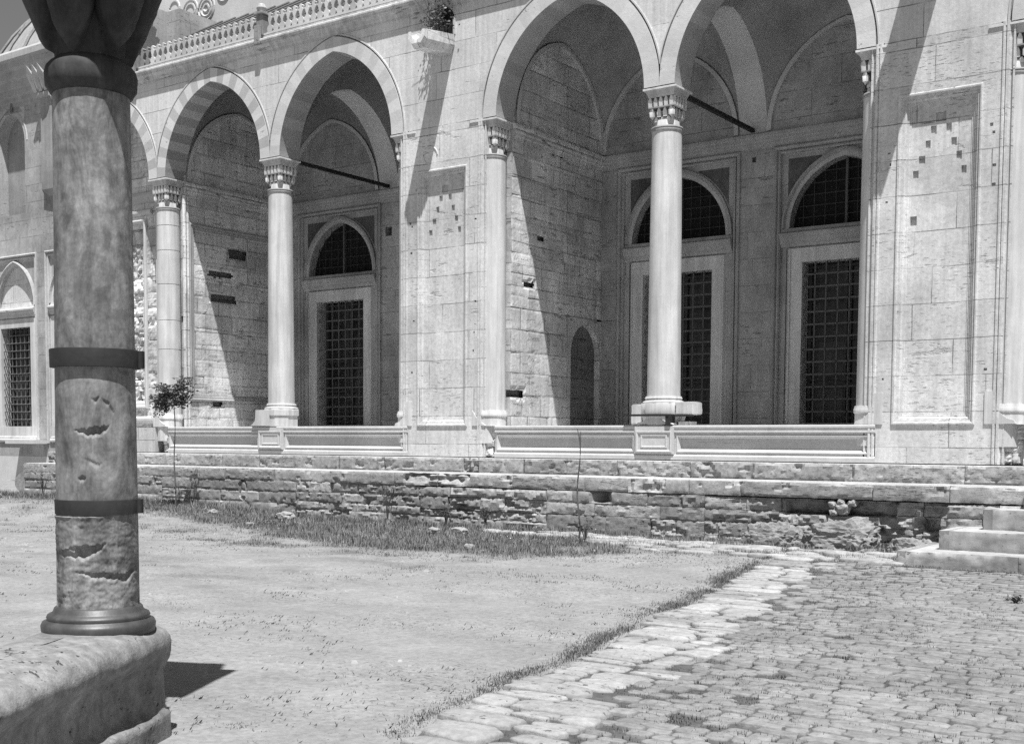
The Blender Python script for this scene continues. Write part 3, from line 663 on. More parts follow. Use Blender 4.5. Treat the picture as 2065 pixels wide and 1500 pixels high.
for cx in (3.27, -5.71, 12.25):
    col = shaft(cx, .28, .30, .277, .247, 'marble'); capital(cx, .28, col)
    b_ = MB()
    b_.lathe((cx, .28), [(.35, .185), (.352, .20), (.335, .215), (.31, .225), (.305, .25), (.315, .265), (.30, .285), (.28, .295)], 32, .9)
    if cx == 3.27:
        b_.lathe((cx, .28), [(.33, -.18), (.37, -.04), (.385, .0), (.385, .17), (.375, .185)], 8, 1.0, PI/8)
        # cyma feet spreading onto the pedestal
        for s_ in (-1, 1):
            L = [(0, -.16), (.34, -.17), (.30, -.14), (.20, -.12), (.12, -.085), (.07, -.035), (.05, .0), (0, .02)]
            pts = [(cx+s_*a, -.055, z) for a, z in L]; pk = [(x, .25, z) for x, _, z in pts]; k = len(pts)
            b_.add(pts+pk, [tuple(range(k)), tuple(range(2*k-1, k-1, -1))]+[(i, (i+1) % k, k+(i+1) % k, k+i) for i in range(k)])
    else:
        b_.lathe((cx, .28), [(.36, -.18), (.36, .04), (.385, .05), (.385, .165), (.37, .18)], 8, 1.0, PI/8)
        L = [(-.38, -.17), (-.55, -.165), (-.48, -.13), (-.42, -.07), (-.40, .0), (-.39, .16), (0, .165), (0, -.17)]
        pts = [(cx+a, -.09, z) for a, z in L]; pk = [(x, .3, z) for x, _, z in pts]; k = len(pts)
        b_.add(pts+pk, [tuple(range(k)), tuple(range(2*k-1, k-1, -1))]+[(i, (i+1) % k, k+(i+1) % k, k+i) for i in range(k)])
    b_.build('base', M['marble'], col, smooth=40)
    tr = MB(); tr.box(cx-.035, cx+.035, TH-.1, D+.1, 5.345, 5.415); tr.build('tie_beam', M['iron'], B)
for cx, mt, dr in ((-.28, 'marble', None), (6.82, 'marble', None), (-2.16, 'marble', None), (-9.26, 'marble', (.75, 1.55, 2.2, 3.0, 3.75, 4.3)), (8.70, 'marble', None)):
    col = shaft(cx, .28, .1, .262, .25, mt, 'engaged_column', dr, 4.70); capital(cx, .28, col)
    s_ = 1 if cx in (-.28, -9.26, 8.70) else -1
    b_ = MB(); b_.lathe((cx, .28), [(.28, -.5), (.28, -.02), (.30, .0), (.30, .05), (.265, .10)], 28); b_.build('base', M['marble'], col, smooth=40)
    L = [(0, -.18), (.42, -.18), (.40, -.13), (.30, -.10), (.22, -.03), (.17, .03), (.15, .12), (.13, .14), (.13, .28), (.0, .28)]
    if cx == -.28: L = [(0, -.18), (.3, -.18), (.20, -.12), (.08, -.02), (0, .1)]
    if 1:
        k = len(L); xo = cx-s_*.22
        bb = MB(); pts = [(xo+s_*a, -.02, z) for a, z in L]; pk = [(x, .22, z) for x, _, z in pts]
        bb.add(pts+pk, [tuple(range(k)), tuple(range(2*k-1, k-1, -1))]+[(i, (i+1) % k, k+(i+1) % k, k+i) for i in range(k)]); bb.build('scroll_foot', M['marble'], col)

# parapets -------------------------------------------------------------
def corner_fill(xa, xb, sd):
    b = MB(); blocks(b, front(.06), xa, xb, [-.75, -.58, -.40, -.18], (.12, .25), .03, er=.02, rough=.012, strat=.01, off=.012, seed=sd, chip=.03); b.quad((xa, .2, -.75), (xb, .2, -.75), (xb, .2, -.18), (xa, .2, -.18)); b.quad((xa, .0, -.185), (xb, .0, -.185), (xb, .4, -.185), (xa, .4, -.185)); b.build('corner_masonry', M['inner'], B)
corner_fill(-.26, .01, 41); corner_fill(-9.26, -8.98, 42); corner_fill(8.72, 9.03, 43)
def parapet(xa, xb, posts):
    g = MB(); 
    g.ext(F0, [(-.42, -.185), (.02, -.185), (.03, -.20), (.03, -.225), (.015, -.235), (.015, -.27), (.03, -.275), (.03, -.30), (-.0, -.31), (-.42, -.31)], xa, xb)
    segs = []; x = xa
    for p in posts: segs.append((x, p-.365)); x = p+.365
    segs.append((x, xb))
    for a, b in segs:
        border(g, F0, a, b, -.66, -.31, [(0, 0), (.03, 0), (.035, .015), (.05, .015), (.07, -.015), (.085, -.035), (.09, -.06)])
        g.quad(F0(a+.09, -.06, -.57), F0(b-.09, -.06, -.57), F0(b-.09, -.06, -.40), F0(a+.09, -.06, -.40), .9)
    g.ext(F0, [(0, -.66), (.012, -.668), (.03, -.675), (.035, -.69), (.035, -.75), (0, -.75)], xa, xb)
    o = g.build('parapet', M['para'], B)
    for p in posts:
        q = MB(); q.box(p-.362, p+.362, -.05, .3, -.66, -.2)
        e = front(-.05)
        border(q, e, p-.335, p+.335, -.635, -.275, [(0, .002), (0, .02), (.02, .025), (.035, .015), (.05, .004)])
        border(q, e, p-.25, p+.25, -.56, -.33, [(0, .003), (.01, .014), (.03, .012), (.04, .003)])
        q.build('pedestal', M['para'], o)
parapet(.015, 6.942, [3.27]); parapet(-8.97, -2.042, [-5.71]); parapet(9.02, 16, [12.25])

# blind bay left of the left recess -------------------------------------
bd = MB(); fb = front(.60)
blocks(bd, fb, -12.6, -9.45, courses(-.75, 7.4, .3, .45, 8), (.5, 1.0), .06, er=.012, rough=.008, off=.006, gap=.004, seed=21, skip=lambda u, z: -12.2 < u < -10.55 and .38 < z < 4.45)
blocks(bd, front(.70), -12.2, -10.55, courses(.38, 4.45, .2, .4, 9), (.3, .7), .05, er=.03, rough=.03, strat=.02, off=.03, gap=.01, seed=22, chip=.09, tone=(.75, 1.15))
bd.quad(fb(-12.6, -.2, -.75), fb(-9.45, -.2, -.75), fb(-9.45, -.2, 7.4), fb(-12.6, -.2, 7.4), .4)
bdo = bd.build('blind_bay_wall', M['inner'], B)
q = MB(); border(q, fb, -12.3, -10.42, .28, 4.60, [(-.03, 0), (-.03, .05), (0, .07), (.04, .06), (.06, .02), (.09, .02), (.11, -.05), (.16, -.09)])
q.ext(fb, [(0, -.10), (.05, -.08), (.10, -.02), (.10, .03), (.0, .08)], -12.5, -9.6)
q.ext(fb, [(0, 5.0), (.03, 5.02), (.06, 5.10), (.10, 5.16), (.10, 5.22), (0, 5.26)], -12.5, -9.6, .8)
q.ext(fb, [(0, 4.72), (.03, 4.73), (.06, 4.78), (.06, 4.83), (0, 4.86)], -12.4, -10.2, 1)
q.build('panel_moulding', M['mould'], bdo)
lw = MB(); lw.box(-12.95, -12.53, .0, D, -.75, ZT); lw.box(-9.56, -9.44, .54, .9, -.75, 5.3, .9)
lw.box(-12.9, -9.42, -.02, .6, -.75, -.20, .8)
lw.build('end_wall', M['wall'], B)
# small rolls beside the left engaged column
q = MB()
for x, y, r in ((-9.62, .32, .05), (-9.75, .42, .035), (-9.9, .5, .04)): q.lathe((x, y), [(r, -.2), (r, 5.2)], 12)
q.build('colonnette', M['mould'], B, smooth=50)
sr_ = MB()
for y, r in ((.50, .045), (.60, .03)): sr_.lathe((-8.98, y), [(r, 1.98 if False else -.2), (r, 5.0)], 12)
sr_.build('corner_roll', M['inner'], B, smooth=50)

# spouts --------------------------------------------------------------
def spout(x0, x1, zt, L, drop):
    g = MB(); xm = (x0+x1)/2; w2 = (x1-x0)/2; n = 9
    def sec(y, dz, hh):
        z = zt+dz; P_ = [(xm-w2, z), (xm-w2, z-hh*.55), (xm-w2*.55, z-hh), (xm+w2*.55, z-hh), (xm+w2, z-hh*.55), (xm+w2, z), (xm+w2*.66, z)]
        P_ += [(xm+w2*.66*math.cos(t*PI/n), z-.02-.14*math.sin(t*PI/n)) for t in range(n+1)]+[(xm-w2*.66, z)]
        return [(x, y, zz) for x, zz in P_]
    secs = [sec(.05, 0, .34), sec(-L*.5, -drop*.5, .33), sec(-L*.93, -drop*.95, .30), sec(-L, -drop, .22)]
    k = len(secs[0])
    for a, b in zip(secs, secs[1:]):
        for i in range(k): g.quad(a[i], b[i], b[(i+1) % k], a[(i+1) % k], ru(.85, 1.1))
    e = secs[-1]; c0 = len(g.v)
    g.add(e, [(0, 1, 2, 3, 4, 5, 6, 7), (0, 7, 8, k-1)] if False else [tuple(range(k))])
    return g.build('rain_spout', M['inner'], B, bevel=.008)
spout(-1.31, -.94, 6.93, .88, .13); spout(7.42, 7.92, 6.95, 1.05, .12)
ho = MB(); hp = arch_pts(-1.12, .17, .22, 7.22, 0, 6)
pl = [(-1.29, 6.93)]+hp+[(-.95, 6.93)]; ho.add([F0(x, .006, z) for x, z in pl], [tuple(range(len(pl)))]); ho.build('drain_opening', M['dark'], B)
q = MB(); q.box(-.97, -.92, -.02, .02, 6.93, 7.25); q.build('drain_jamb', M['marble'], B)

# far left wing ----------------------------------------------------------
uwn = MB(); c = -20.55; h = .70; pts = arch_pts(c, h, .85, 8.35, 0, 10)
uwn.quad(FB(-21.25, 0.0, 9.35), FB(-19.85, 0, 9.35), FB(-19.85, 0, 9.36), FB(-21.25, 0, 9.36)); fill_above(uwn, FB, pts, 9.35, 0)
fl_ = [(c-h, 6.22)]+pts+[(c+h, 6.22)]; P = lambda L, d: [FB(u, d, z) for u, z in L]
uwn.strip(P(fl_, 0), P(fl_, -.35)); uwn.strip([FB(u, .02, z) for u, z in arch_pts(c, h+.12, .97, 8.35, 0, 10)], [FB(u, .0, z) for u, z in arch_pts(c, h+.16, 1.0, 8.35, 0, 10)])
uwn.add(P(fl_, -.35), [tuple(range(len(fl_)))], .6); uwn.build('upper_window', M['wing'], B)
cw = MB()
cw.ext(FB, [(0, 9.35), (.05, 9.38), (.05, 9.46), (.10, 9.50), (.10, 9.60), (.17, 9.64), (.17, 9.80), (.24, 9.84), (.24, 10.02), (.33, 10.08), (.33, 10.26), (.42, 10.32), (.42, 10.5), (.52, 10.55), (.52, 10.72), (.46, 10.80), (-.5, 10.82)], -26, -13.4)
cw.build('eaves_cornice', M['dim'], B)
ps = MB(); ps.box(-18.80, -18.27, D-.16, D, 6.75, 9.36, .8); ps.add([(-18.8, D-.16, 6.75), (-18.27, D-.16, 6.75), (-18.27, D, 6.75), (-18.8, D, 6.75), (-18.45, D, 6.1), (-18.35, D, 6.1), (-18.5, D-.12, 6.55), (-18.3, D-.12, 6.55)], [(0, 1, 7, 6), (1, 2, 5, 7), (0, 6, 4, 3), (6, 7, 5, 4)], .7)
ps.box(-18.95, -18.15, D-.24, D-.02, 9.36, 9.5, 1.1)
for k in range(3): ps.add([(-18.9+.25*k, D-.3, 9.5), (-18.75+.25*k, D-.3, 9.5), (-18.7+.25*k, D-.5, 9.95), (-18.95+.25*k, D-.5, 9.95), (-18.82+.25*k, D-.6, 10.2), (-18.82+.25*k, D-.2, 9.9)], [(0, 1, 2, 3), (3, 2, 4), (2, 1, 5), (0, 3, 5), (4, 2, 5), (3, 4, 5)], 1.2)
ps.build('bracketed_pilaster', M['dim'], B)
dm = MB(); dcx, dcy, dR = -20.4, 10.0, 6.3
prof = [(dR*math.cos(t), 9.2+dR*.86*math.sin(t)) for t in [i*PI/2/14 for i in range(14)]]+[(.05, 9.2+dR*.86)]
dm.lathe((dcx, dcy), prof, 48)
for i in range(36):
    a = 2*PI*i/36; dm.tube([(dcx+(r+.03)*math.cos(a), dcy+(r+.03)*math.sin(a), z+.02) for r, z in prof[:-1]], .05, 5, .7)
dm.build('dome', M['slab'], B, smooth=50)
ru_ = MB(); ru_.box(-26, -13.45, 3.9, 20, 10.5, 10.78); ru_.build('roof', M['lead'], B)

# ------------------------------------------------------------------ ground
def sst(a, b, x):
    t = max(0, min(1, (x-a)/(b-a))); return t*t*(3-2*t)
def gz(x, y):
    k = sst(-5.0, -1.6, y)
    z = -2.05+.15*k+.16*k*sst(-1.5, -7, x)
    near = sst(60, 30, abs(x)+abs(y))
    return z+near*(.018*noise.noise(Vector((x*.7, y*.7, 0)))+.006*noise.noise(Vector((x*3, y*3, 4))))
def xe(y): return 6.6-(y+2.93)*.2132+.05*math.sin(y*1.7)+.03*math.sin(y*4.1)
CV = [(-16, -2.0), (-9, -2.3), (-6.5, -2.7), (-2.9, -3.4), (.4, -4.4), (2.2, -4.35), (3.8, -4.0), (4.6, -3.5), (5.5, -3.1), (6.4, -2.9)]
def edge(x):
    for (a, b), (c, d) in zip(CV, CV[1:]):
        if a <= x <= c: return b+(d-b)*(x-a)/(c-a)
    return -2.0 if x < 0 else -2.75
TUFTS = ((-2.1, -4.8, 70, .22), (-3.8, -4.35, 60, .28), (-1.0, -5.0, 60, .4), (3.2, -6.3, 50, .3), (4.6, -6.0, 50, .4), (1.3, -5.2, 50, .5), (-6.8, -3.6, 50, .4))
def gdens(x, y):
    if x < -13.5 or x > 8.4 or y > -1.4: return 0
    e = edge(x); d = sst(e-.45, e+.2, y)+.5*fbm(x*1.1, y*1.6, 0, 3)
    if x > 3.3: d -= .45*sst(3.3, 4.8, x)
    for a, b, n, q in TUFTS: d += .45*math.exp(-(((x-a)/q)**2+((y-b)/q/.6)**2)/2)
    k = x-xe(y)
    if y > -13: d += (.62+.5*fbm(x*.7, y*1.3, 3, 4))*math.exp(-((k+.10)/.12)**2)*sst(-13.5, -11, y)
    if 0 < k < 2.2: d += .35*math.exp(-((k-1.0)/.35)**2)+.5*max(0, fbm(x*1.2, y*1.2, 8, 3))
    return max(0, min(1, d))
gx = [-400, -150, -70, -45, -35]+[-30+.5*i for i in range(32)]+[-14+.07*i for i in range(int(24.5/.07))]+[10.6+.3*i for i in range(40)]+[26, 35, 60, 150, 400]
gy = [-400, -150, -60, -32]+[-26+.5*i for i in range(18)]+[-17+.07*i for i in range(int(16/.07))]+[-.9+.4*i for i in range(18)]+[7, 12, 30, 100, 400]
g = MB(); g.v = [(x, y, gz(x, y)) for y in gy for x in gx]; n = len(gx)
g.pt = [1-.52*gdens(x, y) for y in gy for x in gx]
g.f = [(j*n+i, j*n+i+1, (j+1)*n+i+1, (j+1)*n+i) for j in range(len(gy)-1) for i in range(n-1)]; g.t = [1.0]*len(g.f)
g.build('ground', M['ground'], smooth=180, kind='structure')

# paving: kerb band, regular cobbles, flags by the wall
def setts(mb, x0, x1, y0, y1, h, tone, dome=.012, jit=.02, seed=0, n=14, p_=3.2):
    cx, cy = (x0+x1)/2, (y0+y1)/2; a, b = (x1-x0)/2, (y1-y0)/2; ro = ru(-.05, .05); rows = []
    sk = ru(-.15, .15); K = [ru(-jit, jit) for _ in range(n)]
    zc = gz(cx, cy)+h
    vs = []
    for s_, dz in ((1.0, -.06), (1.0, -dome*1.6), (.93, -dome*.55), (.6, -dome*.1)):
        for i in range(n):
            t = 2*PI*(i+.5)/n; c, s = math.cos(t), math.sin(t)
            r = (abs(c)**p_+abs(s)**p_)**(-1/p_)
            x = a*r*c*s_*(1+K[i]); y = b*r*s*s_*(1+K[(i+3) % n]); x += sk*y
            vs.append((cx+x*math.cos(ro)-y*math.sin(ro), cy+y*math.cos(ro)+x*math.sin(ro), zc+dz+.006*fbm(cx*3+x*6, cy*3+y*6, 1, 2)))
    vs.append((cx, cy, zc)); fs = []
    for j in range(3):
        for i in range(n): fs.append((j*n+i, j*n+(i+1) % n, (j+1)*n+(i+1) % n, (j+1)*n+i))
    for i in range(n): fs.append((3*n+i, 3*n+(i+1) % n, 4*n))
    mb.add(vs, fs, tone)
pk = MB(); pc = MB(); gaps = []
random.seed(11)
y = -16.8
while y < -2.75:
    dy = ru(.18, .38)
    if y+dy > -2.6: break
    x = xe(y+dy/2)+ru(-.05, .05); end = x+ru(.60, .85)
    while x < end-.1:
        L = ru(.22, .68); L = min(L, end-x+.1)
        if L > .18:
            if L < .5 and rnd() < .55:
                setts(pk, x, x+L-.03, y, y+dy*.5-.02, .030*ru(.7, 1.3), ru(.78, 1.15), .009, .11, n=13, p_=5); setts(pk, x+ru(0, .05), x+L-.03, y+dy*.5, y+dy-.02, .028, ru(.78, 1.1), .009, .11, n=13, p_=5)
            else: setts(pk, x, x+L-.03, y, y+dy-.03, .036*ru(.6, 1.3), ru(.8, 1.15), .013, .10, n=17, p_=5)
        x += L
    y += dy
y = -16.8
while y < -2.9:
    dy = ru(.10, .15); x = xe(y)+.80+ru(-.12, .12)
    while x < 17.5:
        L = ru(.13, .28)*(1 if x-xe(y) > 1.6 else .8)
        x2 = x+L
        if not (x > 8.1 and y > -3.15) and not (x-xe(y) < 1.7 and rnd() < .10):
            setts(pc, x, x2-ru(.006, .020), y+ru(-.010, .010)+.05*math.sin(x*.9+y*.4), y+dy-ru(.006, .020)+.05*math.sin(x*.9+y*.4), .021*ru(.75, 1.2), ru(.82, 1.10), .004, .06, n=16, p_=8)
        x = x2
    y += dy
for i in range(120):      # rough flags at the foot of the terrace
    x = ru(2.2, 8.0); y0 = -1.62-.25-(x-2.2)*.06; yy = y0-ru(0, 1.0)*sst(2, 4.5, x)-.1
    if x > 6.6: yy = ru(-3.1, -2.3)
    setts(pk, x, x+ru(.15, .6), yy, yy+ru(.12, .3), ru(.02, .05), ru(.8, 1.15), .016, .13, n=11, p_=3.4)
for i in range(9):
    x = 1.4+i*.33; setts(pk, x, x+.36, -2.35, -2.15, .05, ru(1, 1.2), .03, .1, n=11)
bd_ = MB(); ys_ = [-17+.25*i for i in range(57)]
for a, b in zip(ys_, ys_[1:]):
    xsL = [xe(a)+.02+i*.5 for i in range(20)]; xs2 = [xe(b)+.02+i*.5 for i in range(20)]
    for i in range(19): bd_.quad((xsL[i], a, gz(xsL[i], a)+.005), (xsL[i+1], a, gz(xsL[i+1], a)+.005), (xs2[i+1], b, gz(xs2[i+1], b)+.005), (xs2[i], b, gz(xs2[i], b)+.005))
bd_.build('path_bed', M['bed'], smooth=180, kind='structure')
path = pc.build('path', M['cobble'], smooth=60, kind='structure')
kerb = pk.build('path_kerb', M['slab'], smooth=70, kind='structure')

# ------------------------------------------------------------------ terrace
T = empty('terrace_wall', (0, -1.5, -2), 'low weathered terrace of coursed blocks with two long ledges below the arcade', 'wall')
cav = lambda u, z: (6.15 < u < 7.72 and -1.46 < z < -1.25)
def tex(u, z):
    d = 0
    if z < -1.25 and 5.6 < u < 8.4: d -= .05*(1+fbm(u*3, z*5, 2, 3))
    if cav(u, z+.02*fbm(u*5, z*5, 1)): d -= .15+.03*fbm(u*4, z*9, 5, 3)
    if z < -1.45 and 7.5 < u < 8.3: d -= .12*max(0, .6+fbm(u*3, z*4, 6, 3))
    # broken lip in the middle
    if z > -1.24 and -.9 < u < .55: d -= .22*sst(-1.24, -1.02, z)*max(0, .5+1.1*fbm(u*1.7, z*3, 11, 3))
    if z > -1.2 and 3.62 < u < 4.25 : d -= .05*max(0, .5+fbm(u*6, z*6, 5, 3))
    if abs(u-3.12+.0) < .19 and -1.42 < z < -1.24: d -= .12*max(0, 1-abs(u-3.12)/.2)*2
    e = ((u+4.98)/.10)**2+((z+1.44)/.17)**2
    if .75 < e < 1.35: d -= .045
    return d
random.seed(3)
lo = MB()
SEC = [(-12.25, -7.4, [-2.2, -1.80, -1.60, -1.40, -1.20, -1.02], 31, .5), (-7.4, -3.55, [-2.2, -1.88, -1.66, -1.44, -1.23, -1.02], 32, .5), (-3.55, -.55, [-2.2, -1.95, -1.74, -1.60, -1.42, -1.22, -1.02], 33, 1.3),
       (-.55, 2.1, [-2.2, -1.92, -1.77, -1.63, -1.41, -1.25, -1.02], 34, 1.5), (2.1, 4.9, [-2.2, -1.90, -1.62, -1.43, -1.24, -1.02], 35, .8), (4.9, 18, [-2.2, -1.83, -1.62, -1.44, -1.25, -1.02], 36, 1.0)]
for a, b, zz, sd_, q_ in SEC:
    blocks(lo, front(-1.492), a, b, zz[:-1], (.4, 1.4), .034, er=.018, rad=.03, rough=.009*q_+.003, strat=.022*q_, off=.014*q_, gap=.008, seed=sd_, extra=tex, tone=(.72, 1.15), chip=.035*q_)
blocks(lo, front(-1.5), -12.25, 18, [-1.235, -1.02], (.8, 2.0), .034, er=.014, rad=.028, rough=.006, strat=.010, off=.012, gap=.007, seed=77, top=.97, extra=tex, tone=(.88, 1.2), chip=.03)
lo.quad((-12.3, -1.18, -2.3), (18, -1.18, -2.3), (18, -1.18, -1.06), (-12.3, -1.18, -1.06), .5)
lo.box(-12.22, -12.20, -1.45, 3.7, -2.2, -1.03, .9)
lo.build('lower_wall', M['terrace'], T, smooth=22)
hi = MB()
def hex_(u, z):
    d = 0
    if -.35 < u < .02: d -= .10*max(0, .5+fbm(u*6, z*8, 3, 3))
    e = ((u-4.45)/.12)**2+((z+.80)/.07)**2
    if e < 1: d -= .09*(1-e)
    return d
blocks(hi, front(-.55), -12.7, 18, [-1.03, -.765], (.6, 1.6), .034, er=.022, rad=.03, rough=.012, strat=.012, off=.01, gap=.008, seed=37, top=.56, extra=hex_, tone=(.88, 1.15), chip=.03)
hi.quad((-12.7, -.42, -1.1), (18, -.42, -1.1), (18, -.42, -.78), (-12.7, -.42, -.78), .25)
hi.box(-12.72, -12.69, -.5, 3.7, -1.03, -.77, .9)
hi.build('upper_ledge', M['terrace'], T, smooth=22)
wfoot = MB(); wfoot.quad((-26, D, -2.4), (-12.2, D, -2.4), (-12.2, D, -1.0), (-26, D, -1.0)); wfoot.box(-20.3, -18.9, 3.2, 3.7, -.62, -.5, 1.0)
wfoot.build('wall_foot', M['mould'], B)

def rock(name, loc, sx, sy, sz, seed, mat, label, cat='boulder', group=None, sub=3, amp=.28, ang=0, kind=None):
    bpy_me = MB(); import bmesh
    bm = bmesh.new(); bmesh.ops.create_icosphere(bm, subdivisions=sub, radius=1)
    for v in bm.verts:
        p = v.co.normalized(); r = 1+amp*fbm(p.x*1.6+seed, p.y*1.6, p.z*1.6, 5)+amp*.3*fbm(p.x*5+seed, p.y*5, p.z*9, 4)
        q = p*r; q = Vector((math.copysign(abs(q.x)**.8, q.x), math.copysign(abs(q.y)**.8, q.y), math.copysign(abs(q.z)**.85, q.z)))
        x, y_ = q.x*sx, q.y*sy; v.co = Vector((loc[0]+x*math.cos(ang)-y_*math.sin(ang), loc[1]+x*math.sin(ang)+y_*math.cos(ang), loc[2]+q.z*sz))
    bm.verts.index_update()
    bpy_me.add([tuple(v.co) for v in bm.verts], [tuple(v.index for v in f.verts) for f in bm.faces]); bm.free()
    return bpy_me.build(name, mat, None, smooth=16, org=(loc[0], loc[1], loc[2]-sz), label=label, cat=cat, group=group, kind=kind)
RK = 'fallen boulders at the foot of the terrace'
rock('boulder', (7.05, -1.74, -1.86), .56, .26, .32, 3, M['boulder'], 'largest rounded boulder under the hollow in the terrace wall', group=RK, sub=5)
rock('boulder', (6.05, -1.62, -1.92), .50, .18, .30, 8, M['boulder'], 'low sloping boulder between the grass and the largest boulder', group=RK, sub=5)
rock('boulder', (7.98, -1.78, -1.90), .24, .2, .20, 14, M['boulder'], 'small peaked boulder beside the stone steps', group=RK, sub=4)
rock('boulder', (7.55, -2.0, -2.0), .22, .14, .13, 19, M['boulder'], 'smallest flat boulder in front of the gap right of the largest boulder', group=RK, sub=4)
# rubble packed into the hollow
rb_ = []
for k, (x, z, r) in enumerate([(6.98, -1.37, .085), (6.84, -1.31, .05), (6.86, -1.42, .055), (7.12, -1.29, .05), (6.96, -1.28, .045)]):
    LBL = ['round white rubble stone filling the hollow under the terrace ledge', 'upper left pebble of the rubble fill in the hollow', 'lower left pebble of the rubble fill in the hollow', 'upper right pebble of the rubble fill in the hollow', 'topmost small stone of the rubble fill in the hollow'][k]
    rock('rubble_stone', (x, -1.42, z), r*1.25, .08, r, 30+k, M['slab'], LBL, 'stone', 'rubble stones in the terrace hollow', 3)
for k, (x, y, s_, lb) in enumerate([(.65, -2.6, .085, 'pale stone lying in the grass by the wall'), (1.15, -2.55, .10, 'pale round stone in the grass left of the bare sapling'), (-3.1, -2.2, .13, 'flat pale stone in the grass near the wall'), (-2.9, -3.25, .06, 'small pale stone at the grass edge'), (-4.7, -2.5, .07, 'small pale stone in the grass below the left recess'), (2.35, -3.9, .06, 'small pale stone at the grass edge below the sapling'), (-12.0, -2.4, .13, 'pale lump of stone by the foot of the terrace end')]):
    rock('loose_stone', (x, y, gz(x, y)+s_*.35), s_*1.5, s_, s_*.7, 50+k, M['slab'], lb, 'stone', 'loose stones in the grass', 3)

# steps --------------------------------------------------------------
ST = empty('stone_steps', (11, -2.5, -2.05), 'broad pale stone steps rising to the terrace at the right', 'steps')
for k, (x, y, zt, zb) in enumerate([(8.20, -2.95, -1.775, -2.2), (8.58, -2.47, -1.535, -1.8), (8.98, -2.0, -1.28, -1.56), (9.38, -1.62, -1.03, -1.3)]):
    s_ = MB(); fr = front(y)
    cuts = [x, x+ru(1.3, 1.8), x+3.4, x+5.2, 15.0-(x-8.2)]
    blocks(s_, fr, x, 15.0-(x-8.2), [zb, zt], (1, 2), .035, er=.014, rad=.03, rough=.008, strat=.004, off=.004, gap=.004, seed=60+k, top=(y+1.4)*-1+.1, breaks={0: cuts}, tone=(.95, 1.1), chip=.02 if k else .035)
    fl = side(x, -1); s2 = MB()
    blocks(s_, fl, y+.0, -1.4, [zb, zt], (3, 4), .035, er=.014, rad=.03, rough=.006, strat=.004, off=.003, gap=.0, seed=70+k, breaks={0: [y, -1.3]}, tone=(1, 1.05))
    s_.build('step', M['step'], ST, smooth=50)

# loose blocks beside the column of the right recess ----------------------
def rblock(name, x0, x1, y0, y1, z0, z1, label, group=None, mat='marble', cat='stone block', seed=1):
    b = MB(); n = 7
    import bmesh
    bm = bmesh.new(); bmesh.ops.create_cube(bm, size=2); bmesh.ops.bevel(bm, geom=bm.edges[:], offset=.12, segments=2, affect='EDGES'); bmesh.ops.subdivide_edges(bm, edges=bm.edges[:], cuts=2, use_grid_fill=True)
    for v in bm.verts:
        p = v.co.copy(); d = .05*noise.noise(p*2+Vector((seed, 0, 0))); p *= 1+d
        v.co = Vector((x0+(p.x+1)/2*(x1-x0), y0+(p.y+1)/2*(y1-y0), z0+(p.z+1)/2*(z1-z0)))
    bm.verts.index_update(); b.add([tuple(v.co) for v in bm.verts], [tuple(v.index for v in f.verts) for f in bm.faces]); bm.free()
    return b.build(name, M[mat], None, smooth=60, org=((x0+x1)/2, (y0+y1)/2, z0), label=label, cat=cat, group=group)
rblock('stone_block', 3.60, 3.93, .05, .40, -.01, .20, 'white stone block right of the column foot on the parapet', 'stone blocks by the column foot', seed=4)
rblock('stone_block', 2.76, 2.955, .08, .42, -.17, .17, 'pale pitted stone block left of the column foot on the parapet', 'stone blocks by the column foot', seed=9)
rblock('broken_stone', 3.66, 3.86, .05, .35, -.19, -.12, 'low broken white stone under the right block on the parapet', seed=15)
ib = MB(); ib.box(2.735, 3.56, -.10, -.07, -.035, .0); ib.box(3.50, 3.58, -.09, .1, -.19, .0); ib.box(3.56, 3.95, .0, .04, -.04, -.012)
ib.build('iron_strap', M['iron'], None, org=(3.2, -.08, -.1), label='dark iron strap bound across the foot of the right middle column', cat='iron bar')

# drum fragment at the far left
q = MB(); xx = [(-14.6+.0, 0)]
q.tube([(-13.9, .2, -1.55), (-12.9, -1.0, -1.50)], [.26, .26], 24); 
q.build('column_drum', M['plinth'], None, smooth=50, org=(-13.4, -.4, -1.8), label='grey fallen column drum beyond the left end of the terrace', cat='column drum')

# ------------------------------------------------------------------ foreground column on its plinth
CX, CY = 7.456, -14.0
ax = Vector((.435, -.90, 0)).normalized(); an = Vector((.90, .435, 0)).normalized()
PZ = -1.435
hw = .315; a0_, a1_ = -.31, 3.6; rc = .12
out = []
def rrect(ins):
    L = []; r = rc
    c4 = [(a1_-r, hw-r, 0), (a1_-r, -hw+r, -PI/2), ]
    def arc(ca, cn, t0):
        for i in range(9): t = t0+PI/2*i/8; L.append((ca+(r-ins)*math.cos(t) if r > ins else ca, cn+(r-ins)*math.sin(t) if r > ins else cn))
    def line(p, q):
        n = max(1, int(math.hypot(q[0]-p[0], q[1]-p[1])/.035))
        for i in range(1, n): L.append((p[0]+(q[0]-p[0])*i/n, p[1]+(q[1]-p[1])*i/n))
    arc(a0_+r, hw-r, PI/2); L[:] = L[:]
    line((a0_+ins, hw-r), (a0_+ins, -hw+r)); arc(a0_+r, -hw+r, PI)
    line((a0_+r, -hw+ins), (a1_, -hw+ins)); L.append((a1_, -hw+ins)); line((a1_, -hw+ins), (a1_, hw-ins)); L.append((a1_, hw-ins)); line((a1_, hw-ins), (a0_+r, hw-ins))
    return L
prof = [(9, .0), (.32, .0), (.28, .0), (.22, .0), (.15, -.004), (.10, -.010), (.06, -.024), (.028, -.045), (.008, -.075), (0, -.11), (.004, -.15), (.018, -.19), (.034, -.225), (.042, -.26), (.046, -.31), (.046, -.36), (.044, -.41), (.04, -.45), (.03, -.47), (.012, -.485), (.006, -.50), (.006, -.53), (.006, -.60), (.006, -.75)]
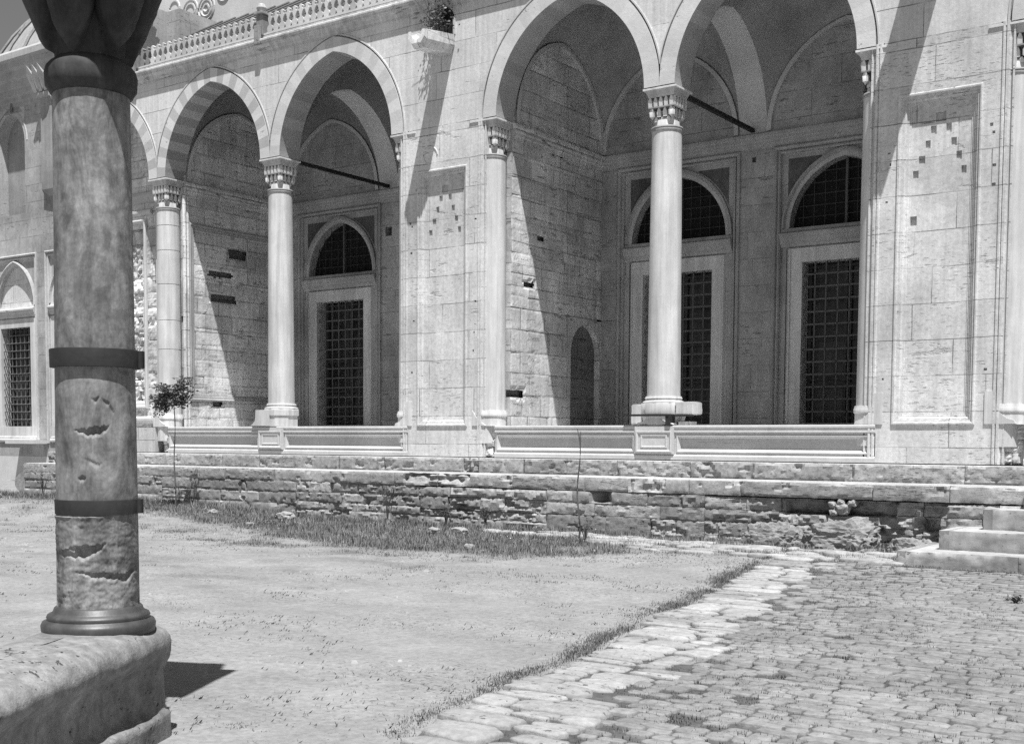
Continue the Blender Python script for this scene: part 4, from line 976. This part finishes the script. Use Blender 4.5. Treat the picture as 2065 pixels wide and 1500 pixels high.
base_o = rrect(0); cen = [( min(max(a, a0_+.31), a1_-.5), 0.0) for a, b in base_o]
pm = MB(); NV_ = len(base_o); vs = []
for ins, dz in prof:
    for (a, b), (ca, cb) in zip(base_o, cen):
        in0 = ins; ins_ = ins*(1+(1.6*sst(-.20, .15, a)*sst(.2, .35, b) if dz < -.16 and ins > 0 else 0))
        L = math.hypot(a-ca, b-cb); f = max(0.0, (L-ins_)/L)
        p = (ca+(a-ca)*f, cb+(b-cb)*f)
        k = 1 if dz < -.005 else .25
        dd = k*(.014*fbm(p[0]*2.3, p[1]*2.3, dz*3, 5)+.006*fbm(p[0]*9, p[1]*9, dz*10, 4)) if ins < .3 else .0
        u = Vector((a-ca, b-cb, 0)).normalized()
        A_ = p[0]+u.x*dd; B_ = p[1]+u.y*dd
        zz = PZ+dz+(.010*fbm(p[0]*3, p[1]*3, 0, 4) if dz > -.12 and ins < .35 else 0)-.05*sst(.15, 1.3, p[0])*(1 if dz > -.1 else .6)*(sst(-.2, .5, p[1]))
        w_ = Vector((CX, CY, 0))+ax*A_+an*B_; vs.append((w_.x, w_.y, zz))
pm.add(vs, [(j*NV_+i, j*NV_+(i+1) % NV_, (j+1)*NV_+(i+1) % NV_, (j+1)*NV_+i) for j in range(len(prof)-1) for i in range(NV_)])
pm.f = [tuple(reversed(f)) for f in pm.f]
pm.build('stone_plinth', M['plinth'], None, smooth=60, org=(CX, CY, -2.05), label='rough worn stone plinth under the dark column in the foreground', cat='plinth')

FC = empty('granite_column', (CX, CY, PZ), 'dark mottled granite column with two iron bands in the left foreground', 'column')
va = math.atan2(CP['loc'][1]-CY, CP['loc'][0]-CX)      # azimuth that faces the camera
gou = []
def zpx(v): return (711-v)/386.0
def apx(u, v):
    cxp = 199.7-(1251-v)*.0143+0; return math.asin(max(-.98, min(.98, (u-(187+(v-78)*.0117))/77.0)))
G = [(150, 222, 862, 876, .022, -5), (184, 204, 802, 808, .008, -3), (203, 222, 806, 812, .008, 8), (216, 230, 820, 828, .008, 14), (124, 216, 1100, 1116, .020, -14), (150, 256, 1148, 1158, .016, 4), (232, 272, 1150, 1166, .018, -16), (225, 266, 742, 750, .006, 4), (160, 178, 958, 966, .012, 0), (165, 210, 925, 931, .005, 10)]
G_old = [ # u0,u1, vtop, vbot, depth, tilt  (photo pixels) : sharp upper lip, sloping out below
    (146, 224, 855, 882, .024, 0), (182, 230, 804, 812, .008, 22), (124, 216, 1100, 1122, .020, -14), (150, 256, 1148, 1164, .016, 4), (232, 272, 1150, 1172, .018, -16), (225, 266, 742, 750, .006, 4), (160, 178, 958, 968, .012, 0), (165, 210, 925, 934, .006, 10)]
def gouge(th, z):
    """th measured from the camera azimuth, positive towards image right"""
    if abs(th) > 1.5: return 0
    v = 711-z*386; u = 187+(v-78)*.0117+77*math.sin(th); d = 0
    for u0_, u1_, vt, vb, dp, tl in G:
        if u0_ < u < u1_:
            s = (u-u0_)/(u1_-u0_); top = vt+tl*(s-.5)*2+2.5*fbm(u*.06, vt, 0, 3)*2; m_ = max(0, math.sin(PI*s**1.5))**.7
            bot = top+(vb-vt)*m_
            if top < v < bot+7*m_:
                d -= dp*m_*(1 if v < bot else 1-(v-bot)/(7*m_+.01))*sst(top, top+2.5, v)
    # spalled lower third
    if v > 1036:
        sp = 1108-14*math.sin((u-124)*.03)
        lv = sst(1036, 1046, v)*(.5+.5*fbm(u*.02, v*.02, 3, 3))
        d -= .010*lv
        if v < sp and u < 216: d += .008*sst(216, 190, u)
        d += .0035*fbm(u*.06, v*.08, 9, 5)
    d += .0016*fbm(u*.02, v*.02, 5, 4)
    return d
sh = MB(); nA, nZ = 300, 420; z0, z1 = PZ+.085, 1.33; vs = []
for j in range(nZ+1):
    z = z0+(z1-z0)*j/nZ; R_ = .208-.011*(z-z0)/(z1-z0)*1.6
    for i in range(nA):
        th = 2*PI*i/nA; rel = (th+PI) % (2*PI)-PI
        r = R_+gouge(rel, z)+(.012*sst(z0+.02, z0, z))
        a = va+th; vs.append((CX+r*math.cos(a), CY+r*math.sin(a), z))
sh.add(vs, [(j*nA+i, j*nA+(i+1) % nA, (j+1)*nA+(i+1) % nA, (j+1)*nA+i) for j in range(nZ) for i in range(nA)])
sh.build('shaft', M['granite'], FC, smooth=55)
for z, hh, r, lab in ((zpx(724.5), .046, .223, None), (zpx(1019), .038, .208, None)):
    bb = MB(); R_ = r
    bb.lathe((CX, CY), [(R_-.014, z-hh*1.02), (R_+.002, z-hh), (R_+.004, z+hh*.9), (R_+.002, z+hh), (R_-.02, z+hh)], 96, 1.0)
    # clamp joint
    w_ = Vector((CX, CY, z))+Vector((math.cos(va+.35), math.sin(va+.35), 0))*0
    a = va+1.30
    for s_ in (-1, 1):
        p = Vector((CX+(R_+.012)*math.cos(a+s_*.06), CY+(R_+.012)*math.sin(a+s_*.06), z)); bb.tube([(p.x, p.y, z-hh*.95), (p.x, p.y, z+hh*.95)], .016, 8)
    bb.build('iron_band', M['iron'], FC, smooth=50)
bs = MB(); bs.lathe((CX, CY), [(.285, PZ-.02), (.288, PZ+.0), (.290, PZ+.02), (.282, PZ+.038), (.262, PZ+.047), (.257, PZ+.055), (.262, PZ+.062), (.256, PZ+.075), (.238, PZ+.083), (.228, PZ+.092), (.222, PZ+.11), (.212, PZ+.118)], 96)
bs.build('base', M['granite_dark'], FC, smooth=180)
cp = MB()
cp.lathe((CX, CY), [(.190, 1.30), (.205, 1.31), (.212, 1.325), (.226, 1.345), (.228, 1.375), (.230, 1.405), (.222, 1.435), (.205, 1.455), (.185, 1.47), (.176, 1.48)], 96)
nA2, nZ2, NL = 240, 70, 6; vs = []
for j in range(nZ2+1):
    z = 1.455+(2.04-1.455)*j/nZ2; core = .178+.07*sst(1.5, 2.04, z); outr = .196+.44*(z-1.455)-.10*max(0, z-1.75)
    for i in range(nA2):
        th = 2*PI*i/nA2; ph = (((th-.10)/(2*PI)*NL) % 1)*2-1          # 0 at a lobe centre
        zb_ = 1.475+.20*abs(ph)**1.6+.02*math.sin(3*th)
        k_ = sst(zb_, zb_+.028, z)*max(0, 1-abs(ph)**4)**.5
        r = core+(outr-core)*k_*(1-.10*abs(ph)**2)+.004*fbm(th*3, z*9, 1, 3)
        if z > 1.97: r = max(r, core+(outr-core)*sst(1.97, 2.03, z))
        vs.append((CX+r*math.cos(va+th), CY+r*math.sin(va+th), z))
cp.add(vs, [(j*nA2+i, j*nA2+(i+1) % nA2, (j+1)*nA2+(i+1) % nA2, (j+1)*nA2+i) for j in range(nZ2) for i in range(nA2)])
capo = cp.build('capital', M['granite_cap'], FC, smooth=50)
ab = MB()
def rbx(mb, c, ang, hx, hy, z0, z1, tone=1.0):
    P_ = [(c[0]+x*math.cos(ang)-y*math.sin(ang), c[1]+x*math.sin(ang)+y*math.cos(ang)) for x, y in ((-hx, -hy), (hx, -hy), (hx, hy), (-hx, hy))]
    mb.add([(x, y, z0) for x, y in P_]+[(x, y, z1) for x, y in P_], [(0, 3, 2, 1), (4, 5, 6, 7), (0, 1, 5, 4), (1, 2, 6, 5), (2, 3, 7, 6), (3, 0, 4, 7)], tone)
aa = math.atan2(ax.y, ax.x)
rbx(ab, (CX, CY), aa, .44, .44, 2.04, 2.14); rbx(ab, (CX, CY), aa, .36, .36, 2.14, 2.9)
ab.build('impost', M['plinth'], FC, bevel=.01)

# ------------------------------------------------------------------ plants
def leafquad(mb, p, s, tone=1.0, el=1.9):
    a = Vector((ru(-1, 1), ru(-1, 1), ru(-.6, .5))).normalized(); b = a.cross(Vector((ru(-1, 1), ru(-1, 1), ru(-1, 1)))).normalized()
    p = Vector(p); L = a*s*el; w_ = b*s*.5
    mb.add([tuple(p), tuple(p+L*.35+w_), tuple(p+L), tuple(p+L*.35-w_)], [(0, 1, 2, 3)], tone)
random.seed(21)
tx, ty = -5.95, -2.35; tz = gz(tx, ty)
tr = empty('sapling', (tx, ty, tz), 'young leafy sapling on a thin bare stem before the left recess', 'tree')
k = MB(); stem = [(tx+.02*math.sin(i*.9), ty, tz-.05+(2.22)*i/12) for i in range(13)]
k.tube(stem, [.017-.0008*i for i in range(13)], 7)
tips = []
c0 = Vector(stem[-1])
for i in range(34):
    s0 = Vector(stem[random.choice([11, 12, 12])]); a = ru(0, 2*PI); L = ru(.12, .40); up_ = ru(-.05, .40)
    e = s0+Vector((math.cos(a)*L, math.sin(a)*L*.8, up_*(1-L*.7)))
    if rnd() < .3: e = s0+Vector((-.50*ru(.6, 1), ru(-.15, .15), ru(-.16, .02)))
    mid = (s0+e)/2+Vector((0, 0, .05)); k.tube([tuple(s0), tuple(mid), tuple(e)], [.008, .005, .003], 5); tips += [mid, e, (mid+e)/2, e]
k.build('trunk', M['bark'], tr, smooth=60)
cr = MB()
for t in tips:
    for i in range(14):
        p = t+Vector((ru(-.1, .1), ru(-.1, .1), ru(-.08, .07))); leafquad(cr, p, ru(.025, .045), ru(.6, 1.7))
cr.build('crown', M['leaf'], tr)
sx_, sy_ = 3.30, -2.45; sz_ = gz(sx_, sy_); k = MB()
pts = [(sx_+.03*math.sin(i*.8)-.012*i*0, sy_+.01*math.cos(i), sz_-.04+1.62*i/12) for i in range(13)]
k.tube(pts, [.016-.0007*i for i in range(13)], 7)
k.tube([pts[11], (sx_-.03, sy_, sz_+1.66)], [.008, .006], 5); k.tube([pts[10], (sx_+.04, sy_-.02, sz_+1.62)], [.008, .004], 5)
k.build('bare_sapling', M['bark'], None, smooth=60, org=(sx_, sy_, sz_), label='leafless thin sapling stick standing before the right recess', cat='tree')
# shrub on the rain spout
sb = MB()
for i in range(14):
    a = ru(-.2, .3); sb.tube([(-1.15, -.02, 6.98), (-1.2+ru(-.2, .15), -.15+ru(-.2, .05), 7.15), (-1.25+ru(-.35, .2), -.2+ru(-.25, .1), 7.3+ru(0, .3))], [.008, .006, .003], 5)
sbo = empty('shrub', (-1.15, -.02, 6.95), 'dark wild shrub growing from the drain opening above the rain spout', 'shrub'); sb.build('stem', M['bark'], sbo)
sl_ = MB()
for i in range(650): leafquad(sl_, (-1.2+random.gauss(0, .13), -.16+random.gauss(0, .10), 7.02+abs(random.gauss(.12, .18))), ru(.02, .04), ru(.6, 1.7))
sl_.build('foliage', M['leaf'], sbo)

def tuft(mb, x, y, n, h, spread, tone=(.6, 1.5), w=.004):
    for i in range(n):
        px, py = x+random.gauss(0, spread), y+random.gauss(0, spread); z = gz(px, py)-.004; a = ru(0, 2*PI); hh = h*ru(.4, 1.15); ln = ru(.1, .7)*hh
        dx, dy = math.cos(a), math.sin(a); wx, wy = -dy*w, dx*w
        mb.add([(px-wx, py-wy, z), (px+wx, py+wy, z), (px+dx*ln, py+dy*ln, z+hh)], [(0, 1, 2)], ru(*tone))
gr = MB()
for i in range(30000):
    x = ru(-13.5, 8.3); y = ru(-5.2, -1.52)
    d = gdens(x, y)
    if rnd() > d*1.1: continue
    hv = fbm(x*2.3, y*2.6, 30, 3)
    tuft(gr, x, y, 4, max(.02, .035+.035*d+.03*(y > -2.1)+.06*hv), .04, (.45+.4*max(0, hv), 1.5+1.6*max(0, hv)), .005)
    if rnd() < .02: tuft(gr, x, y, 5, .16, .03, (.8, 2.6), .0028)
for x0_, y0_, n_, s_ in ((-2.1, -4.8, 70, .22), (-3.8, -4.35, 60, .28), (-1.0, -5.0, 60, .4), (3.2, -6.3, 50, .3), (4.6, -6.0, 50, .4), (1.3, -5.2, 50, .5), (-6.8, -3.6, 50, .4)):
    for i in range(n_): tuft(gr, x0_+random.gauss(0, s_), y0_+random.gauss(0, s_*.6), 4, .035, .03)
for q in range(90):
    x0_ = ru(-11, 8); y0_ = ru(-14, -3.5)
    if x0_ > xe(y0_)-.2 or rnd() > .35+.65*sst(-11, -5, y0_): continue
    s_ = ru(.05, .28); hh = ru(.012, .035)
    for i in range(int(ru(6, 40))): tuft(gr, x0_+random.gauss(0, s_*1.6), y0_+random.gauss(0, s_*.6), 3, hh, .02, (.5, 1.6))
gr.build('grass', M['grass'], None, kind='stuff')
gk = MB()
for i in range(5200):      # strip along the kerb
    y = -2.8-(rnd()**1.25)*10.2; w_ = .11*(1-.3*sst(-5, -12, y)); x = xe(y)-.06-abs(random.gauss(0, w_))
    kn = fbm(x*.7, y*1.3, 3, 4)
    if rnd() < .35-.9*kn: continue
    tuft(gk, x, y, 5, (.022+.025*max(0, kn)+.03*rnd()**3)*(1-.3*sst(-5, -12, y)), .03, (.45, 1.9), .0035)
for i in range(12000):      # tufts among the stones
    y = -2.8-rnd()**1.3*12; x = xe(y)+ru(.0, 2.4); 
    if fbm(x*1.2, y*1.2, 8, 3) < .12-.3*sst(1.5, .9, abs(x-xe(y)-1.1)): continue
    tuft(gk, x, y, 4, .03, .03, (.5, 1.4), .0035)
for i in range(13000):
    y = ru(-16, -3); x = ru(xe(y)+1, 15)
    if fbm(x*1.0, y*1.4, 12, 4) < -.12: continue
    tuft(gk, x, y, 4, .040, .012, (.4, 1.1), .005)
for i in range(700): tuft(gk, ru(8.2, 13), -3.02-abs(random.gauss(0, .12)), 5, .035, .03)
gk.build('path_grass', M['grass'], None, kind='stuff')
# tall weeds at the wall foot
def weed(x, y, h, n, label, spread=.16):
    z = gz(x, y); b = MB()
    for i in range(n):
        a = ru(0, 2*PI); r = ru(.2, 1)*spread; pts = [(x, y, z), (x+math.cos(a)*r*.3, y+math.sin(a)*r*.3, z+h*.5), (x+math.cos(a)*r, y+math.sin(a)*r, z+h*ru(.6, 1))]
        b.tube(pts, [.005, .004, .002], 4)
        for q in range(5):
            t = ru(.3, 1); p = Vector(pts[1])*(1-t)+Vector(pts[2])*t; leafquad(b, p, ru(.012, .026), ru(.6, 1.8))
    b.build('weed', M['leaf'], None, org=(x, y, z), label=label, cat='weed', group='tall weeds at the foot of the terrace')
weed(-1.1, -1.7, .75, 13, 'tallest dry weed climbing the terrace wall left of the middle pier', .2)
weed(.25, -1.75, .38, 16, 'bushy weed at the wall foot below the middle pier'); weed(1.1, -1.8, .36, 12, 'spiky weed at the wall foot just left of the bare sapling')
weed(-10.9, -1.9, .55, 18, 'feathery weed at the left end of the terrace wall', .26); weed(3.45, -2.5, .3, 16, 'low weed round the root of the bare sapling', .3)
weed(-8.3, -1.75, .35, 14, 'short weed by the wall just right of the dark column')
weed(10.1, -5.2, .10, 14, 'small spiky weed growing between the cobbles before the steps', .12)
fl = MB()
for i in range(420):
    x = ru(-8, 4); y = ru(-3.6, -1.7)
    if y < edge(x)+.2: continue
    leafquad(fl, (x, y, gz(x, y)+ru(.04, .10)), ru(.008, .016), ru(.7, 1.3), 1.1)
fl.build('wild_flowers', M['petal'], None, kind='stuff')

# litter and gravel on the dusty court
def bit(mb, x, y, r, tone, flat=.5, zo=0):
    z = gz(x, y)+zo; n = 5; a0 = ru(0, 6); ex = ru(.6, 1.6); vs = [(x+r*ex*math.cos(a0+2*PI*i/n)*ru(.7, 1.2), y+r*math.sin(a0+2*PI*i/n)*ru(.7, 1.2), z-.003) for i in range(n)]
    vs += [(x+(v[0]-x)*.6, y+(v[1]-y)*.6, z+r*flat) for v in vs[:n]]
    mb.add(vs, [(i, (i+1) % n, n+(i+1) % n, n+i) for i in range(n)]+[tuple(range(n, 2*n))], tone)
pb = MB(); lt = MB()
random.seed(5)
for i in range(20000):
    x = ru(-14, 10); y = ru(-16, -2.5)
    if x > xe(y)-.1: continue
    d = fbm(x*.5, y*.8, 2, 4)+.45*sst(edge(min(x, 6))-1.2, edge(min(x, 6)), y)+.25*sst(-9, -5, y)
    if d < .12+rnd()*.5: continue
    r = ru(.005, .016)*(1 if rnd() < .93 else 2.2)
    bit(pb, x, y, r, ru(.6, 1.25))
for i in range(34000):
    x = ru(-14, 10.2); y = ru(-16, -2.6)
    if x > xe(y)-.05: continue
    d = fbm(x*.45+5, y*.9, 7, 4)+.35*sst(edge(min(x, 6))-1.0, edge(min(x, 6)), y)+.12*sst(-3, 0, x-xe(y))
    if d < .15+rnd()*.45: continue
    for q in range(random.choice((1, 1, 2, 4))):
        px, py = x+random.gauss(0, .035), y+random.gauss(0, .02); z = gz(px, py); a = ru(0, PI); L = ru(.010, .032)
        lt.add([(px, py, z+.001), (px+math.cos(a)*L, py+math.sin(a)*L, z+ru(.006, .026)), (px+math.cos(a)*L*.6-.006, py+math.sin(a)*L*.6+.006, z+.003)], [(0, 1, 2)], ru(.5, 1.8))
pb.build('gravel', M['pebble'], None, kind='stuff'); lt.build('dry_litter', M['twig'], None, kind='stuff')
